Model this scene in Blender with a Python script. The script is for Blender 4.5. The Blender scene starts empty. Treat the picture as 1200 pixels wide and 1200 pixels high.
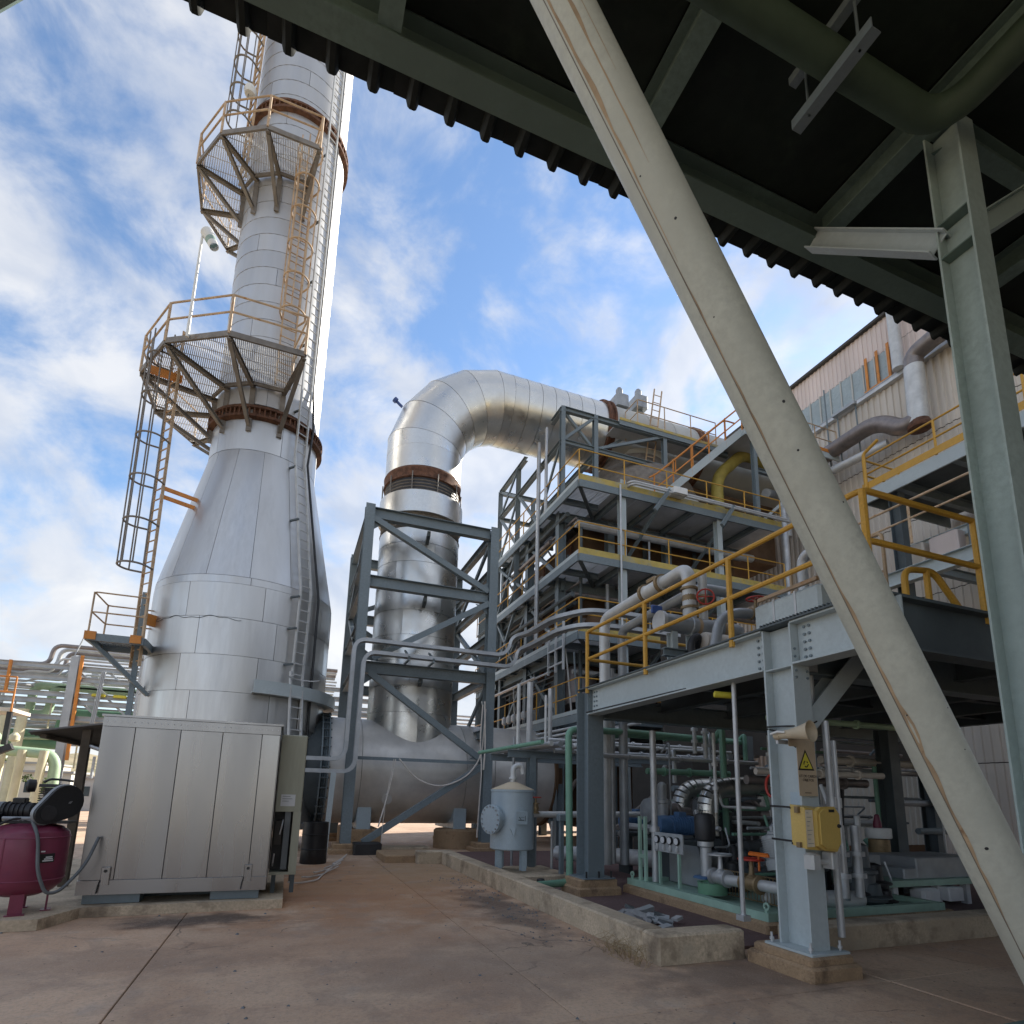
import bpy, math, random
from mathutils import Vector, Matrix
random.seed(7)
scene = bpy.context.scene
C = scene.collection
R = math.radians
V = Vector

# ---------------------------------------------------------------- camera
cd = bpy.data.cameras.new('camera'); cam = bpy.data.objects.new('camera', cd); C.objects.link(cam)
cd.sensor_width = 36; cd.sensor_fit = 'HORIZONTAL'; cd.lens = 678.3/1200*36; cd.shift_y = 200/1200
cd.clip_start = .05; cd.clip_end = 3000
yaw, pit, rol = .365, .1919, .0242
fw = V((math.sin(yaw)*math.cos(pit), math.cos(yaw)*math.cos(pit), math.sin(pit)))
rt0 = V((math.cos(yaw), -math.sin(yaw), 0)); up0 = rt0.cross(fw)
rt = rt0*math.cos(rol) + up0*math.sin(rol); up_ = up0*math.cos(rol) - rt0*math.sin(rol)
M = Matrix((rt, up_, -fw)).transposed().to_4x4(); M.translation = V((0, 0, 1.6)); cam.matrix_world = M
scene.camera = cam

# ---------------------------------------------------------------- sky, sun, exposure
SUN_AZ, SUN_EL = 66, 28          # azimuth from +Y towards +X
w = bpy.data.worlds.new('World'); scene.world = w; w.use_nodes = True
nt = w.node_tree; N = nt.nodes; L = nt.links; N.clear()
def nn(t, **k):
    n = N.new(t)
    for a, b in k.items(): setattr(n, a, b)
    return n
out = nn('ShaderNodeOutputWorld'); bg = nn('ShaderNodeBackground'); bg.inputs['Strength'].default_value = .10
sky = nn('ShaderNodeTexSky', sky_type='NISHITA', sun_disc=False, sun_elevation=R(SUN_EL), sun_rotation=R(SUN_AZ), air_density=1.0, dust_density=.2, ozone_density=2.0)
tc = nn('ShaderNodeTexCoord')
sep = nn('ShaderNodeSeparateXYZ'); L.new(tc.outputs['Generated'], sep.inputs[0])
def mth(op, a, b=None, c=None):
    n = nn('ShaderNodeMath', operation=op)
    for i, x in enumerate((a, b, c)):
        if x is None: continue
        if isinstance(x, (int, float)): n.inputs[i].default_value = x
        else: L.new(x, n.inputs[i])
    return n.outputs[0]
sq = nn('ShaderNodeVectorMath', operation='MULTIPLY'); sq.inputs[1].default_value = (1, 1, 1.35); L.new(tc.outputs['Generated'], sq.inputs[0])
n1 = nn('ShaderNodeTexNoise'); n1.inputs['Scale'].default_value = 5.2; n1.inputs['Detail'].default_value = 9; n1.inputs['Roughness'].default_value = .58; n1.inputs['Distortion'].default_value = .25
off = nn('ShaderNodeVectorMath', operation='ADD'); off.inputs[1].default_value = (3.1, 7.3, 1.7); L.new(sq.outputs[0], off.inputs[0]); L.new(off.outputs[0], n1.inputs['Vector'])
n2 = nn('ShaderNodeTexNoise'); n2.inputs['Scale'].default_value = 2.1; n2.inputs['Detail'].default_value = 3; L.new(off.outputs[0], n2.inputs['Vector'])
den_ = mth('ADD', mth('MULTIPLY', n1.outputs[0], .62), mth('MULTIPLY', n2.outputs[0], .38))
rmp = nn('ShaderNodeMapRange', interpolation_type='SMOOTHSTEP'); rmp.inputs[1].default_value = .385; rmp.inputs[2].default_value = .545; L.new(den_, rmp.inputs[0])
hz = nn('ShaderNodeMapRange'); hz.inputs[1].default_value = 0; hz.inputs[2].default_value = .35; hz.inputs[3].default_value = .45; hz.inputs[4].default_value = 0; L.new(sep.outputs['Z'], hz.inputs[0])
cf = mth('MINIMUM', mth('ADD', mth('MULTIPLY', rmp.outputs[0], .82), hz.outputs[0]), .93)
hs = nn('ShaderNodeHueSaturation'); hs.inputs['Saturation'].default_value = 1.05; hs.inputs['Value'].default_value = .72; L.new(sky.outputs[0], hs.inputs['Color'])
mx = nn('ShaderNodeMix', data_type='RGBA'); L.new(cf, mx.inputs[0]); L.new(hs.outputs[0], mx.inputs[6]); 
n3 = nn('ShaderNodeTexNoise'); n3.inputs['Scale'].default_value = 7; n3.inputs['Detail'].default_value = 7; n3.inputs['Distortion'].default_value = .5; L.new(off.outputs[0], n3.inputs['Vector'])
cm = nn('ShaderNodeMix', data_type='RGBA'); sh = nn('ShaderNodeMapRange'); sh.inputs[1].default_value = .35; sh.inputs[2].default_value = .65; L.new(n3.outputs[0], sh.inputs[0]); L.new(sh.outputs[0], cm.inputs[0])
cm.inputs[6].default_value = (1.8, 1.95, 2.25, 1); cm.inputs[7].default_value = (2.8, 2.78, 2.76, 1); L.new(cm.outputs[2], mx.inputs[7])
L.new(mx.outputs[2], bg.inputs[0]); L.new(bg.outputs[0], out.inputs[0])
sd = bpy.data.lights.new('sun', 'SUN'); sd.energy = 2.7; sd.angle = R(.53); sd.color = (1, .93, .82)
so = bpy.data.objects.new('sun', sd); C.objects.link(so)
sdir = V((math.sin(R(SUN_AZ))*math.cos(R(SUN_EL)), math.cos(R(SUN_AZ))*math.cos(R(SUN_EL)), math.sin(R(SUN_EL))))
so.rotation_euler = (-sdir).to_track_quat('-Z', 'Y').to_euler(); so.location = (30, 20, 40)
vs = scene.view_settings; vs.view_transform = 'Standard'; vs.look = 'None'; vs.gamma = 1; vs.use_curve_mapping = False; vs.exposure = 1.85

# ---------------------------------------------------------------- materials
MATS = {}
def mat(name, col, rough=.55, metal=0, var=.18, scale=2.5, rust=None, rcol=(.16, .06, .025), streak=False, bump=0, fine=.0, spots=()):
    m = bpy.data.materials.new(name); m.use_nodes = True; t = m.node_tree; n = t.nodes; l = t.links
    b = n['Principled BSDF']; b.inputs['Metallic'].default_value = metal
    tcn = n.new('ShaderNodeTexCoord'); oi = n.new('ShaderNodeObjectInfo')
    mp = n.new('ShaderNodeMapping'); mp.inputs['Scale'].default_value = (1, 1, .12) if streak else (1, 1, 1)
    sc_ = n.new('ShaderNodeVectorMath'); sc_.operation = 'SCALE'; sc_.inputs[0].default_value = (37, 91, 53); l.new(oi.outputs['Random'], sc_.inputs['Scale'])
    ad = n.new('ShaderNodeVectorMath'); ad.operation = 'ADD'; l.new(tcn.outputs['Object'], ad.inputs[0]); l.new(sc_.outputs[0], ad.inputs[1]); l.new(ad.outputs[0], mp.inputs['Vector'])
    def noise(s, d=5, r=.6, vec=None):
        q = n.new('ShaderNodeTexNoise'); q.inputs['Scale'].default_value = s; q.inputs['Detail'].default_value = d; q.inputs['Roughness'].default_value = r
        l.new(vec or mp.outputs[0], q.inputs['Vector']); return q.outputs[0]
    def rng(src, a, bb, c, d_):
        q = n.new('ShaderNodeMapRange'); l.new(src, q.inputs[0])
        for i, x in enumerate((a, bb, c, d_)): q.inputs[i+1].default_value = x
        return q.outputs[0]
    def mixc(f, a, bb):
        q = n.new('ShaderNodeMix'); q.data_type = 'RGBA'; l.new(f, q.inputs[0])
        for i, x in ((6, a), (7, bb)):
            if isinstance(x, tuple): q.inputs[i].default_value = (*x, 1)
            else: l.new(x, q.inputs[i])
        return q.outputs[2]
    n1 = noise(scale); lo = tuple(max(0, c*(1-var)) for c in col); hi = tuple(min(1, c*(1+var)) for c in col)
    c = mixc(rng(n1, .3, .7, 0, 1), lo, hi)
    tint = n.new('ShaderNodeHueSaturation'); l.new(rng(oi.outputs['Random'], 0, 1, 1-var*.35, 1+var*.35), tint.inputs['Value']); l.new(c, tint.inputs['Color']); c = tint.outputs[0]
    if fine:
        c = mixc(rng(noise(scale*14, 4, .7), .38, .66, 0, 1), c, tuple(x*(1-fine) for x in col))
    r = rng(noise(scale*2.3, 4), .3, .7, max(.04, rough-.1), min(1, rough+.12))
    for (scol, sscale, lo_, hi_) in spots:
        c = mixc(rng(noise(sscale, 6, .65), lo_, hi_, 0, .85), c, scol)
    if rust:
        f = rng(noise(rust[1], 7, .68), rust[0], rust[0]+.1, 0, .9)
        c = mixc(f, c, rcol)
        q = n.new('ShaderNodeMix'); l.new(f, q.inputs[0]); l.new(r, q.inputs[2]); q.inputs[3].default_value = .9; r = q.outputs[0]
        if metal:
            q = n.new('ShaderNodeMath'); q.operation = 'MULTIPLY_ADD'; l.new(f, q.inputs[0]); q.inputs[1].default_value = -metal; q.inputs[2].default_value = metal; l.new(q.outputs[0], b.inputs['Metallic'])
    l.new(c, b.inputs['Base Color']); l.new(r, b.inputs['Roughness'])
    if bump:
        bp = n.new('ShaderNodeBump'); bp.inputs['Strength'].default_value = bump; bp.inputs['Distance'].default_value = .02
        l.new(noise(scale*6, 6, .65), bp.inputs['Height']); l.new(bp.outputs[0], b.inputs['Normal'])
    MATS[name] = m; return m
mat('steel', (.18, .222, .245), .5, 0, .14, 1.2, rust=(.73, 3.5), streak=False, fine=.12)
mat('steel_light', (.46, .52, .535), .5, 0, .12, 1.2, rust=(.75, 3.5), fine=.08)
mat('steel_dark', (.085, .105, .115), .6, 0, .2, 1.5)
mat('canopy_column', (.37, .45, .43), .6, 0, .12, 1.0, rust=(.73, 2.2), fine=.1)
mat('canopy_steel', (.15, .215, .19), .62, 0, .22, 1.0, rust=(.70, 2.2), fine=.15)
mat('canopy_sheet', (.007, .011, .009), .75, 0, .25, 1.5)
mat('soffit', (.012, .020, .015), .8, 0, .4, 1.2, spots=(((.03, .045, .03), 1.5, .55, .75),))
mat('canopy_pipe', (.56, .57, .49), .55, 0, .14, 1.3, rust=(.71, 2.6), rcol=(.27, .17, .08), fine=.1)
mat('rail_yellow', (.62, .34, .045), .5, 0, .15, 3, rust=(.68, 9), rcol=(.3, .12, .03), fine=.15)
mat('rail_orange', (.58, .22, .04), .55, 0, .2, 3, rust=(.62, 7), rcol=(.28, .1, .03))
mat('rail_tan', (.50, .36, .23), .6, 0, .25, 3, rust=(.55, 5), rcol=(.36, .17, .06))
mat('galv', (.52, .53, .54), .5, .55, .15, 3, rust=(.74, 4))
mat('galv_tray', (.42, .44, .46), .48, .5, .15, 3)
mat('cladding', (.575, .575, .57), .42, .87, .10, .8, streak=True, bump=.06, fine=.05, spots=(((.40, .40, .40), 1.3, .56, .8), ((.66, .66, .65), 2.1, .6, .8)))
mat('cladding_duct', (.66, .655, .63), .33, .95, .09, 1.0, bump=.05, fine=.04)
mat('cladding_upper', (.53, .53, .53), .5, .75, .1, .9, streak=True, bump=.06)
mat('tank_clad', (.66, .645, .62), .48, .55, .22, .9, bump=.12, rust=(.72, 2), rcol=(.2, .14, .09))
mat('brushed', (.335, .335, .34), .27, .95, .05, .6, streak=True, bump=.01)
mat('rust', (.12, .055, .032), .85, 0, .5, 7, bump=.3)
mat('bellows', (.22, .19, .16), .7, .3, .3, 5)
mat('bracket', (.21, .19, .17), .65, .2, .25, 3, rust=(.60, 4), rcol=(.22, .13, .08))
mat('stain', (.40, .29, .18), .75, 0, .3, 4, rust=(.6, 9), rcol=(.26, .15, .08))
mat('white_paint', (.72, .72, .70), .5, 0, .1, 3)
mat('pipe_white', (.55, .56, .56), .45, .25, .15, 3, rust=(.72, 4))
mat('pipe_grey', (.34, .36, .38), .45, .3, .18, 3, rust=(.7, 4))
mat('pipe_brown', (.24, .21, .20), .42, .6, .2, 3)
mat('canopy_green', (.055, .085, .055), .6, 0, .2, 2)
mat('green_pipe', (.17, .34, .245), .5, 0, .15, 3, rust=(.72, 6))
mat('green_base', (.33, .49, .40), .55, 0, .15, 3, rust=(.68, 5))
mat('green_pale', (.36, .50, .34), .55, 0, .15, 2)
mat('green_mid', (.14, .29, .19), .55, 0, .15, 2)
mat('cream', (.62, .60, .42), .6, 0, .15, 2)
mat('vessel', (.42, .51, .57), .42, .1, .12, 2.5, rust=(.74, 4), fine=.08)
mat('blue_motor', (.07, .15, .29), .5, 0, .2, 4)
mat('motor_grey', (.14, .155, .165), .5, .2, .2, 4)
mat('motor_light', (.38, .40, .41), .5, .1, .2, 4)
mat('dark_iron', (.035, .035, .038), .5, .3, .3, 4)
mat('black', (.014, .014, .016), .45, 0, .3, 4)
mat('brass', (.28, .20, .11), .5, .4, .3, 8)
mat('red', (.42, .04, .025), .5, 0, .25, 5)
mat('orange_plastic', (.68, .16, .02), .5, 0, .15, 5)
mat('maroon', (.20, .032, .07), .38, 0, .15, 3, spots=(((.16, .03, .07), 4, .52, .7),))
mat('concrete', (.56, .455, .33), .9, 0, .25, 2.2, bump=.35, fine=.25, spots=(((.16, .12, .085), 1.7, .5, .68), ((.42, .36, .28), 3.1, .58, .75)))
mat('plinth', (.42, .285, .17), .9, 0, .28, 3, bump=.45, fine=.28, spots=(((.13, .085, .055), 3, .52, .7),))
mat('trench', (.17, .105, .10), .92, 0, .15, 2, bump=.5, fine=.3)
mat('casing', (.13, .075, .04), .8, .1, .35, 1.2, rust=(.6, 2.5), rcol=(.10, .04, .02))
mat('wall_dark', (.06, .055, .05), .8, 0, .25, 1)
mat('sheet_beige', (.62, .565, .50), .6, 0, .12, .8, streak=True)
mat('sheet_pink', (.67, .575, .54), .6, 0, .15, .9, streak=True)
mat('sheet_pale', (.46, .46, .43), .6, .1, .12, 1, streak=True)
mat('cabinet', (.36, .36, .28), .5, .1, .1, 1.5, streak=True, fine=.08)
mat('shed_sheet', (.11, .10, .09), .8, 0, .2, 2)
mat('horn', (.55, .46, .33), .55, 0, .12, 3)
mat('sign_board', (.45, .35, .24), .7, 0, .12, 4, rust=(.7, 4), rcol=(.3, .2, .1))
mat('mustard', (.42, .33, .07), .6, 0, .2, 3, rust=(.66, 4))
mat('sign_yellow', (.60, .52, .05), .6, 0, .08, 6)
mat('print_black', (.02, .017, .012), .7, 0, .2, 8)
mat('yellow_box', (.58, .40, .11), .4, 0, .1, 4, fine=.08)
mat('paper', (.68, .60, .46), .8, 0, .08, 5)
mat('label_white', (.66, .67, .68), .6, 0, .06, 5)
mat('blue_plastic', (.05, .10, .30), .5, 0, .1, 5)
mat('cable_white', (.60, .56, .52), .6, 0, .1, 5)
mat('pale_glass', (.34, .41, .44), .25, 0, .15, 1)
mat('glass', (.05, .07, .09), .12, 0, .2, 1)
mat('dry_grass', (.34, .25, .14), .9, 0, .3, 8)
mat('leaf', (.07, .10, .03), .85, 0, .4, 3)
mat('bark', (.09, .07, .05), .9, 0, .3, 4)
mat('earth', (.46, .36, .22), .95, 0, .3, .05, spots=(((.22, .19, .09), .09, .5, .62),))
mat('hill', (.34, .28, .17), .95, 0, .3, .02, spots=(((.13, .13, .06), .05, .5, .6),))
mat('building_white', (.62, .59, .53), .8, 0, .1, .5)
mat('roof_grey', (.33, .33, .33), .8, 0, .15, .5)
mat('flag_green', (.28, .38, .34), .8, 0, .2, 3)
mat('bg_grey', (.40, .43, .46), .55, .2, .15, 2)
mat('rubble', (.42, .42, .42), .8, .2, .25, 4)
mat('grating', (.62, .63, .64), .5, .2, .12, 2)
mat('toe_yellow', (.50, .38, .10), .6, 0, .2, 2.5, rust=(.6, 4), rcol=(.24, .16, .06), spots=(((.33, .32, .24), 2.2, .5, .66),))

def ground_material():
    """worn plant-yard concrete: grey-brown with rusty washes, an oily patch and fine scatter"""
    m = bpy.data.materials.new('yard_concrete'); m.use_nodes = True; t = m.node_tree; n = t.nodes; l = t.links
    b = n['Principled BSDF']; g = n.new('ShaderNodeNewGeometry'); oi = n.new('ShaderNodeObjectInfo')
    def noise(s, d=6, r=.62, dist=0):
        q = n.new('ShaderNodeTexNoise'); q.inputs['Scale'].default_value = s; q.inputs['Detail'].default_value = d; q.inputs['Roughness'].default_value = r; q.inputs['Distortion'].default_value = dist
        l.new(g.outputs['Position'], q.inputs['Vector']); return q.outputs[0]
    def rng(src, a, bb, c=0, d_=1, sm=True):
        q = n.new('ShaderNodeMapRange'); q.interpolation_type = 'SMOOTHSTEP' if sm else 'LINEAR'; l.new(src, q.inputs[0])
        for i, x in enumerate((a, bb, c, d_)): q.inputs[i+1].default_value = x
        return q.outputs[0]
    def mixc(f, a, bb):
        q = n.new('ShaderNodeMix'); q.data_type = 'RGBA'; l.new(f, q.inputs[0])
        for i, x in ((6, a), (7, bb)):
            if isinstance(x, tuple): q.inputs[i].default_value = (*x, 1)
            else: l.new(x, q.inputs[i])
        return q.outputs[2]
    def mul(a, bb):
        q = n.new('ShaderNodeMath'); q.operation = 'MULTIPLY'
        for i, x in enumerate((a, bb)):
            if isinstance(x, (int, float)): q.inputs[i].default_value = x
            else: l.new(x, q.inputs[i])
        return q.outputs[0]
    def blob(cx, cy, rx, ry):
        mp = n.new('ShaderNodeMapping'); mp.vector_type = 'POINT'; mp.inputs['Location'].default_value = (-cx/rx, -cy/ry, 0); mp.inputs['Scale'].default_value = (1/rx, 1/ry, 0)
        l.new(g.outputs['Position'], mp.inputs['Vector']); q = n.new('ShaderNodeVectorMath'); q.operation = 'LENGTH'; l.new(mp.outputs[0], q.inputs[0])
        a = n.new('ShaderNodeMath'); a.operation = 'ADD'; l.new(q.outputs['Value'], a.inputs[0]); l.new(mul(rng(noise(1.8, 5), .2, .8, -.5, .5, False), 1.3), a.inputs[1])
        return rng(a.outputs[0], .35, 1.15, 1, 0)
    c = mixc(rng(noise(.55, 6, .6, .4), .36, .64), (.50, .325, .215), (.62, .44, .305))
    c = mixc(rng(noise(1.9, 6, .7, .6), .5, .68, 0, .5), c, (.34, .23, .17))
    c = mixc(rng(noise(1.1, 5, .6, 1), .56, .72, 0, .5), c, (.46, .385, .325))
    c = mixc(mul(blob(1.2, 10.9, 3.1, 3.9), .85), c, (.44, .225, .105))
    c = mixc(mul(blob(2.9, 12.6, 1.5, 2.4), .55), c, (.45, .31, .18))
    c = mixc(mul(blob(1.3, 8.3, 2.2, .8), .40), c, (.37, .19, .10))
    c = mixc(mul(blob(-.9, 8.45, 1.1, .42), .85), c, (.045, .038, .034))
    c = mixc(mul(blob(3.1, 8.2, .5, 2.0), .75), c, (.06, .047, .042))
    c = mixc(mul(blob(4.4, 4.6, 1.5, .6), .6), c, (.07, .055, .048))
    c = mixc(mul(blob(.2, 7.0, 3.0, 1.0), .45), c, (.40, .235, .145))
    c = mixc(mul(blob(2.2, 5.6, 2.2, 1.1), .5), c, (.24, .175, .135))
    c = mixc(mul(blob(-2.2, 6.6, 2.6, .8), .35), c, (.2, .15, .12))
    c = mixc(mul(blob(.6, 9.6, 2.4, .35), .5), c, (.36, .17, .09))
    c = mixc(rng(noise(.9, 3, .5, 2.5), .55, .62, 0, .35), c, (.33, .235, .175))
    c = mixc(rng(noise(5.5, 4, .6), .66, .72, 0, .55), c, (.40, .34, .29))
    c = mixc(rng(noise(26, 4, .75), .42, .7, 0, .4), c, (.24, .175, .14))
    c = mixc(rng(noise(34, 2, .5), .705, .73, 0, .8), c, (.5, .45, .38))
    c = mixc(rng(noise(19, 2, .5), .70, .74, 0, .8), c, (.035, .03, .026))
    vo = n.new('ShaderNodeTexVoronoi'); vo.feature = 'DISTANCE_TO_EDGE'; vo.inputs['Scale'].default_value = .42
    wv = n.new('ShaderNodeVectorMath'); wv.operation = 'MULTIPLY_ADD'; nz_ = n.new('ShaderNodeTexNoise'); nz_.inputs['Scale'].default_value = 1.4; nz_.inputs['Detail'].default_value = 6; l.new(g.outputs['Position'], nz_.inputs['Vector'])
    l.new(nz_.outputs['Color'], wv.inputs[0]); wv.inputs[1].default_value = (.9, .9, 0); l.new(g.outputs['Position'], wv.inputs[2]); l.new(wv.outputs[0], vo.inputs['Vector'])
    c = mixc(mul(rng(vo.outputs['Distance'], .001, .0045, 1, 0), rng(noise(.5, 2), .5, .62, 0, .75)), c, (.09, .07, .058))
    c = mixc(rng(noise(60, 3, .7), .5, .72, 0, .35), c, (.55, .47, .39))
    h = n.new('ShaderNodeHueSaturation'); l.new(rng(oi.outputs['Random'], 0, 1, .9, 1.1), h.inputs['Value']); l.new(c, h.inputs['Color'])
    l.new(h.outputs[0], b.inputs['Base Color']); l.new(rng(noise(2.4), .3, .7, .62, .92), b.inputs['Roughness'])
    bp = n.new('ShaderNodeBump'); bp.inputs['Strength'].default_value = .45; bp.inputs['Distance'].default_value = .012
    l.new(noise(17, 8, .72), bp.inputs['Height']); l.new(bp.outputs[0], b.inputs['Normal'])
    MATS['yard'] = m
ground_material()

# ---------------------------------------------------------------- mesh helpers
class MB:
    def __init__(s): s.v = []; s.f = []
    def add(s, vs, fs):
        o = len(s.v); s.v += [tuple(p) for p in vs]; s.f += [tuple(i+o for i in f) for f in fs]; return s
    def box(s, a, b):
        x0, y0, z0 = a; x1, y1, z1 = b
        return s.add([(x0,y0,z0),(x1,y0,z0),(x1,y1,z0),(x0,y1,z0),(x0,y0,z1),(x1,y0,z1),(x1,y1,z1),(x0,y1,z1)],
            [(3,2,1,0),(4,5,6,7),(0,1,5,4),(1,2,6,5),(2,3,7,6),(3,0,4,7)])
    def bbox(s, a, b, c=.02):
        """box with chamfered vertical and top edges"""
        x0, y0, z0 = a; x1, y1, z1 = b
        def ring(z, i): return [(x0+i+c,y0+i,z),(x1-i-c,y0+i,z),(x1-i,y0+i+c,z),(x1-i,y1-i-c,z),(x1-i-c,y1-i,z),(x0+i+c,y1-i,z),(x0+i,y1-i-c,z),(x0+i,y0+i+c,z)]
        vs = ring(z0, 0)+ring(z1-c, 0)+ring(z1, c)
        fs = [tuple(range(7, -1, -1)), tuple(range(16, 24))]
        for k in (0, 8): fs += [(k+i, k+(i+1) % 8, k+8+(i+1) % 8, k+8+i) for i in range(8)]
        return s.add(vs, fs)
    def beam(s, p0, p1, w_, h_, up=(0, 0, 1), du=0, ds=0):
        p0, p1 = V(p0), V(p1); d = (p1-p0).normalized(); u = V(up)
        if abs(d.dot(u)) > .98: u = V((0, 1, 0)) if abs(d.y) < .9 else V((1, 0, 0))
        sd_ = d.cross(u).normalized(); u = sd_.cross(d).normalized()
        o = u*du+sd_*ds; a = sd_*w_/2; b = u*h_/2
        q = [p+o+x for p in (p0, p1) for x in (-a-b, a-b, a+b, -a+b)]
        return s.add(q, [(3,2,1,0),(4,5,6,7),(0,1,5,4),(1,2,6,5),(2,3,7,6),(3,0,4,7)])
    def ibeam(s, p0, p1, d, b, tf=.016, tw=.012, up=(0, 0, 1)):
        s.beam(p0, p1, b, tf, up, du=d/2-tf/2); s.beam(p0, p1, b, tf, up, du=-d/2+tf/2)
        return s.beam(p0, p1, tw, d-2*tf, up)
    def angle(s, p0, p1, a, t=.012, up=(0, 0, 1)):
        s.beam(p0, p1, a, t, up, du=-a/2+t/2); return s.beam(p0, p1, t, a-t, up, du=t/2, ds=-a/2+t/2)
    def tube(s, pts, r, n=10, caps=True, closed=False):
        pts = [V(p) for p in pts]; m = len(pts); rs = r if isinstance(r, (list, tuple)) else [r]*m
        T = []
        for i in range(m):
            a = pts[i-1] if (i > 0 or closed) else pts[i]; b = pts[(i+1) % m] if (i < m-1 or closed) else pts[i]
            T.append((b-a).normalized())
        u = V((0, 0, 1)) if abs(T[0].z) < .9 else V((1, 0, 0)); u = (u-T[0]*u.dot(T[0])).normalized()
        rings = []
        for i in range(m):
            if i: u = (u-T[i]*u.dot(T[i])).normalized()
            w_ = T[i].cross(u); k = 1
            if 0 < i < m-1:
                c = T[i].dot((pts[i+1]-pts[i]).normalized()); k = 1/max(c, .6)
            rings.append([pts[i]+(u*math.cos(2*math.pi*j/n)+w_*math.sin(2*math.pi*j/n))*rs[i] for j in range(n)])
        vs = [p for q in rings for p in q]; fs = []
        for i in range(m-1 if not closed else m):
            a = i*n; b = ((i+1) % m)*n
            fs += [(a+j, a+(j+1) % n, b+(j+1) % n, b+j) for j in range(n)]
        if caps and not closed: fs += [tuple(range(n-1, -1, -1)), tuple(range((m-1)*n, m*n))]
        return s.add(vs, fs)
    def lathe(s, prof, o=(0, 0, 0), ax=(0, 0, 1), n=24, cap=True):
        o = V(o); ax = V(ax).normalized(); u = V((1, 0, 0)) if abs(ax.x) < .9 else V((0, 1, 0))
        u = (u-ax*u.dot(ax)).normalized(); w_ = ax.cross(u); vs = []; fs = []
        for r, z in prof: vs += [o+ax*z+(u*math.cos(2*math.pi*j/n)+w_*math.sin(2*math.pi*j/n))*max(r, .0004) for j in range(n)]
        for i in range(len(prof)-1): fs += [(i*n+j, i*n+(j+1) % n, (i+1)*n+(j+1) % n, (i+1)*n+j) for j in range(n)]
        if cap: fs += [tuple(range(n-1, -1, -1)), tuple(range((len(prof)-1)*n, len(prof)*n))]
        return s.add(vs, fs)
    def arc(s, o, r0, r1, z0, z1, a0, a1, n=8, t=.03):
        """curved cladding panel; angles (deg) from -Y towards +X"""
        o = V(o); P = lambda r, z, a: o+V((math.sin(R(a))*r, -math.cos(R(a))*r, z))
        vs = []; fs = []
        for i in range(n+1):
            a = a0+(a1-a0)*i/n; vs += [P(r0-t, z0, a), P(r0, z0, a), P(r1, z1, a), P(r1-t, z1, a)]
        for i in range(n):
            k = i*4; fs += [(k+1, k+5, k+6, k+2), (k, k+4, k+5, k+1), (k+2, k+6, k+7, k+3)]
        e = n*4; fs += [(0, 1, 2, 3), (e+3, e+2, e+1, e)]
        return s.add(vs, fs)
    def prism(s, poly, h):
        """polygon (list of 3D points, planar) extruded by vector h"""
        n = len(poly); h = V(h); vs = [V(p) for p in poly]+[V(p)+h for p in poly]
        return s.add(vs, [tuple(range(n-1, -1, -1)), tuple(range(n, 2*n))]+[(i, (i+1) % n, n+(i+1) % n, n+i) for i in range(n)])
    def sweep(s, pts, prof, closed_prof=True):
        """profile (side, up) swept along pts with world-up reference"""
        pts = [V(p) for p in pts]; m = len(pts); n = len(prof); vs = []; fs = []; ps = None
        for i in range(m):
            d = ((pts[i+1]-pts[i]).normalized() if i < m-1 else V((0, 0, 0)))+((pts[i]-pts[i-1]).normalized() if i else V((0, 0, 0))); d.normalize()
            sd_ = d.cross(V((0, 0, 1)))
            if sd_.length < .25: sd_ = ps if ps is not None else V((0, -1, 0))
            sd_ = (sd_-d*sd_.dot(d)).normalized()
            if ps is not None and ps.dot(sd_) < 0 and abs(d.z) > .6: sd_ = -sd_
            ps = sd_; u = sd_.cross(d)
            vs += [pts[i]+sd_*a+u*b for a, b in prof]
        for i in range(m-1): fs += [(i*n+j, i*n+(j+1) % n, (i+1)*n+(j+1) % n, (i+1)*n+j) for j in range(n)]
        fs += [tuple(range(n-1, -1, -1)), tuple(range((m-1)*n, m*n))]
        return s.add(vs, fs)
    def mesh(s, name, m, org=(0, 0, 0)):
        me = bpy.data.meshes.new(name); o = V(org)
        me.from_pydata([V(p)-o for p in s.v], [], s.f); me.validate()
        me.polygons.foreach_set('use_smooth', [True]*len(me.polygons)); me.set_sharp_from_angle(angle=R(32))
        me.materials.append(MATS[m]); me.update(); return me
WL = {}
def thing(name, label, cat, loc=(0, 0, 0), group=None):
    o = bpy.data.objects.new(name, None); C.objects.link(o); o.location = loc; o.empty_display_size = .2
    o['label'] = label; o['category'] = cat
    if group: o['group'] = group
    WL[o] = V(loc); return o
def part(name, mb, m, parent, label=None, kind=None):
    o = bpy.data.objects.new(name, mb.mesh(name, m, WL[parent])); C.objects.link(o); o.parent = parent; WL[o] = WL[parent]
    if label: o['label'] = label
    if kind: o['kind'] = kind
    return o
def inst(name, me, parent, loc, rz=0, rx=0):
    o = bpy.data.objects.new(name, me); C.objects.link(o); o.parent = parent; o.location = V(loc)-WL[parent]; o.rotation_euler = (rx, 0, rz); WL[o] = V(loc); return o
def solo(name, mb, m, label, cat, org=None, group=None):
    org = V(org) if org is not None else V(mb.v[0])
    o = bpy.data.objects.new(name, mb.mesh(name, m, org)); C.objects.link(o); o.location = org; WL[o] = org
    o['label'] = label; o['category'] = cat
    if group: o['group'] = group
    return o
def struct(name, mb, m, kind='structure'):
    o = bpy.data.objects.new(name, mb.mesh(name, m)); C.objects.link(o); o['kind'] = kind; WL[o] = V((0, 0, 0)); return o
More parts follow.
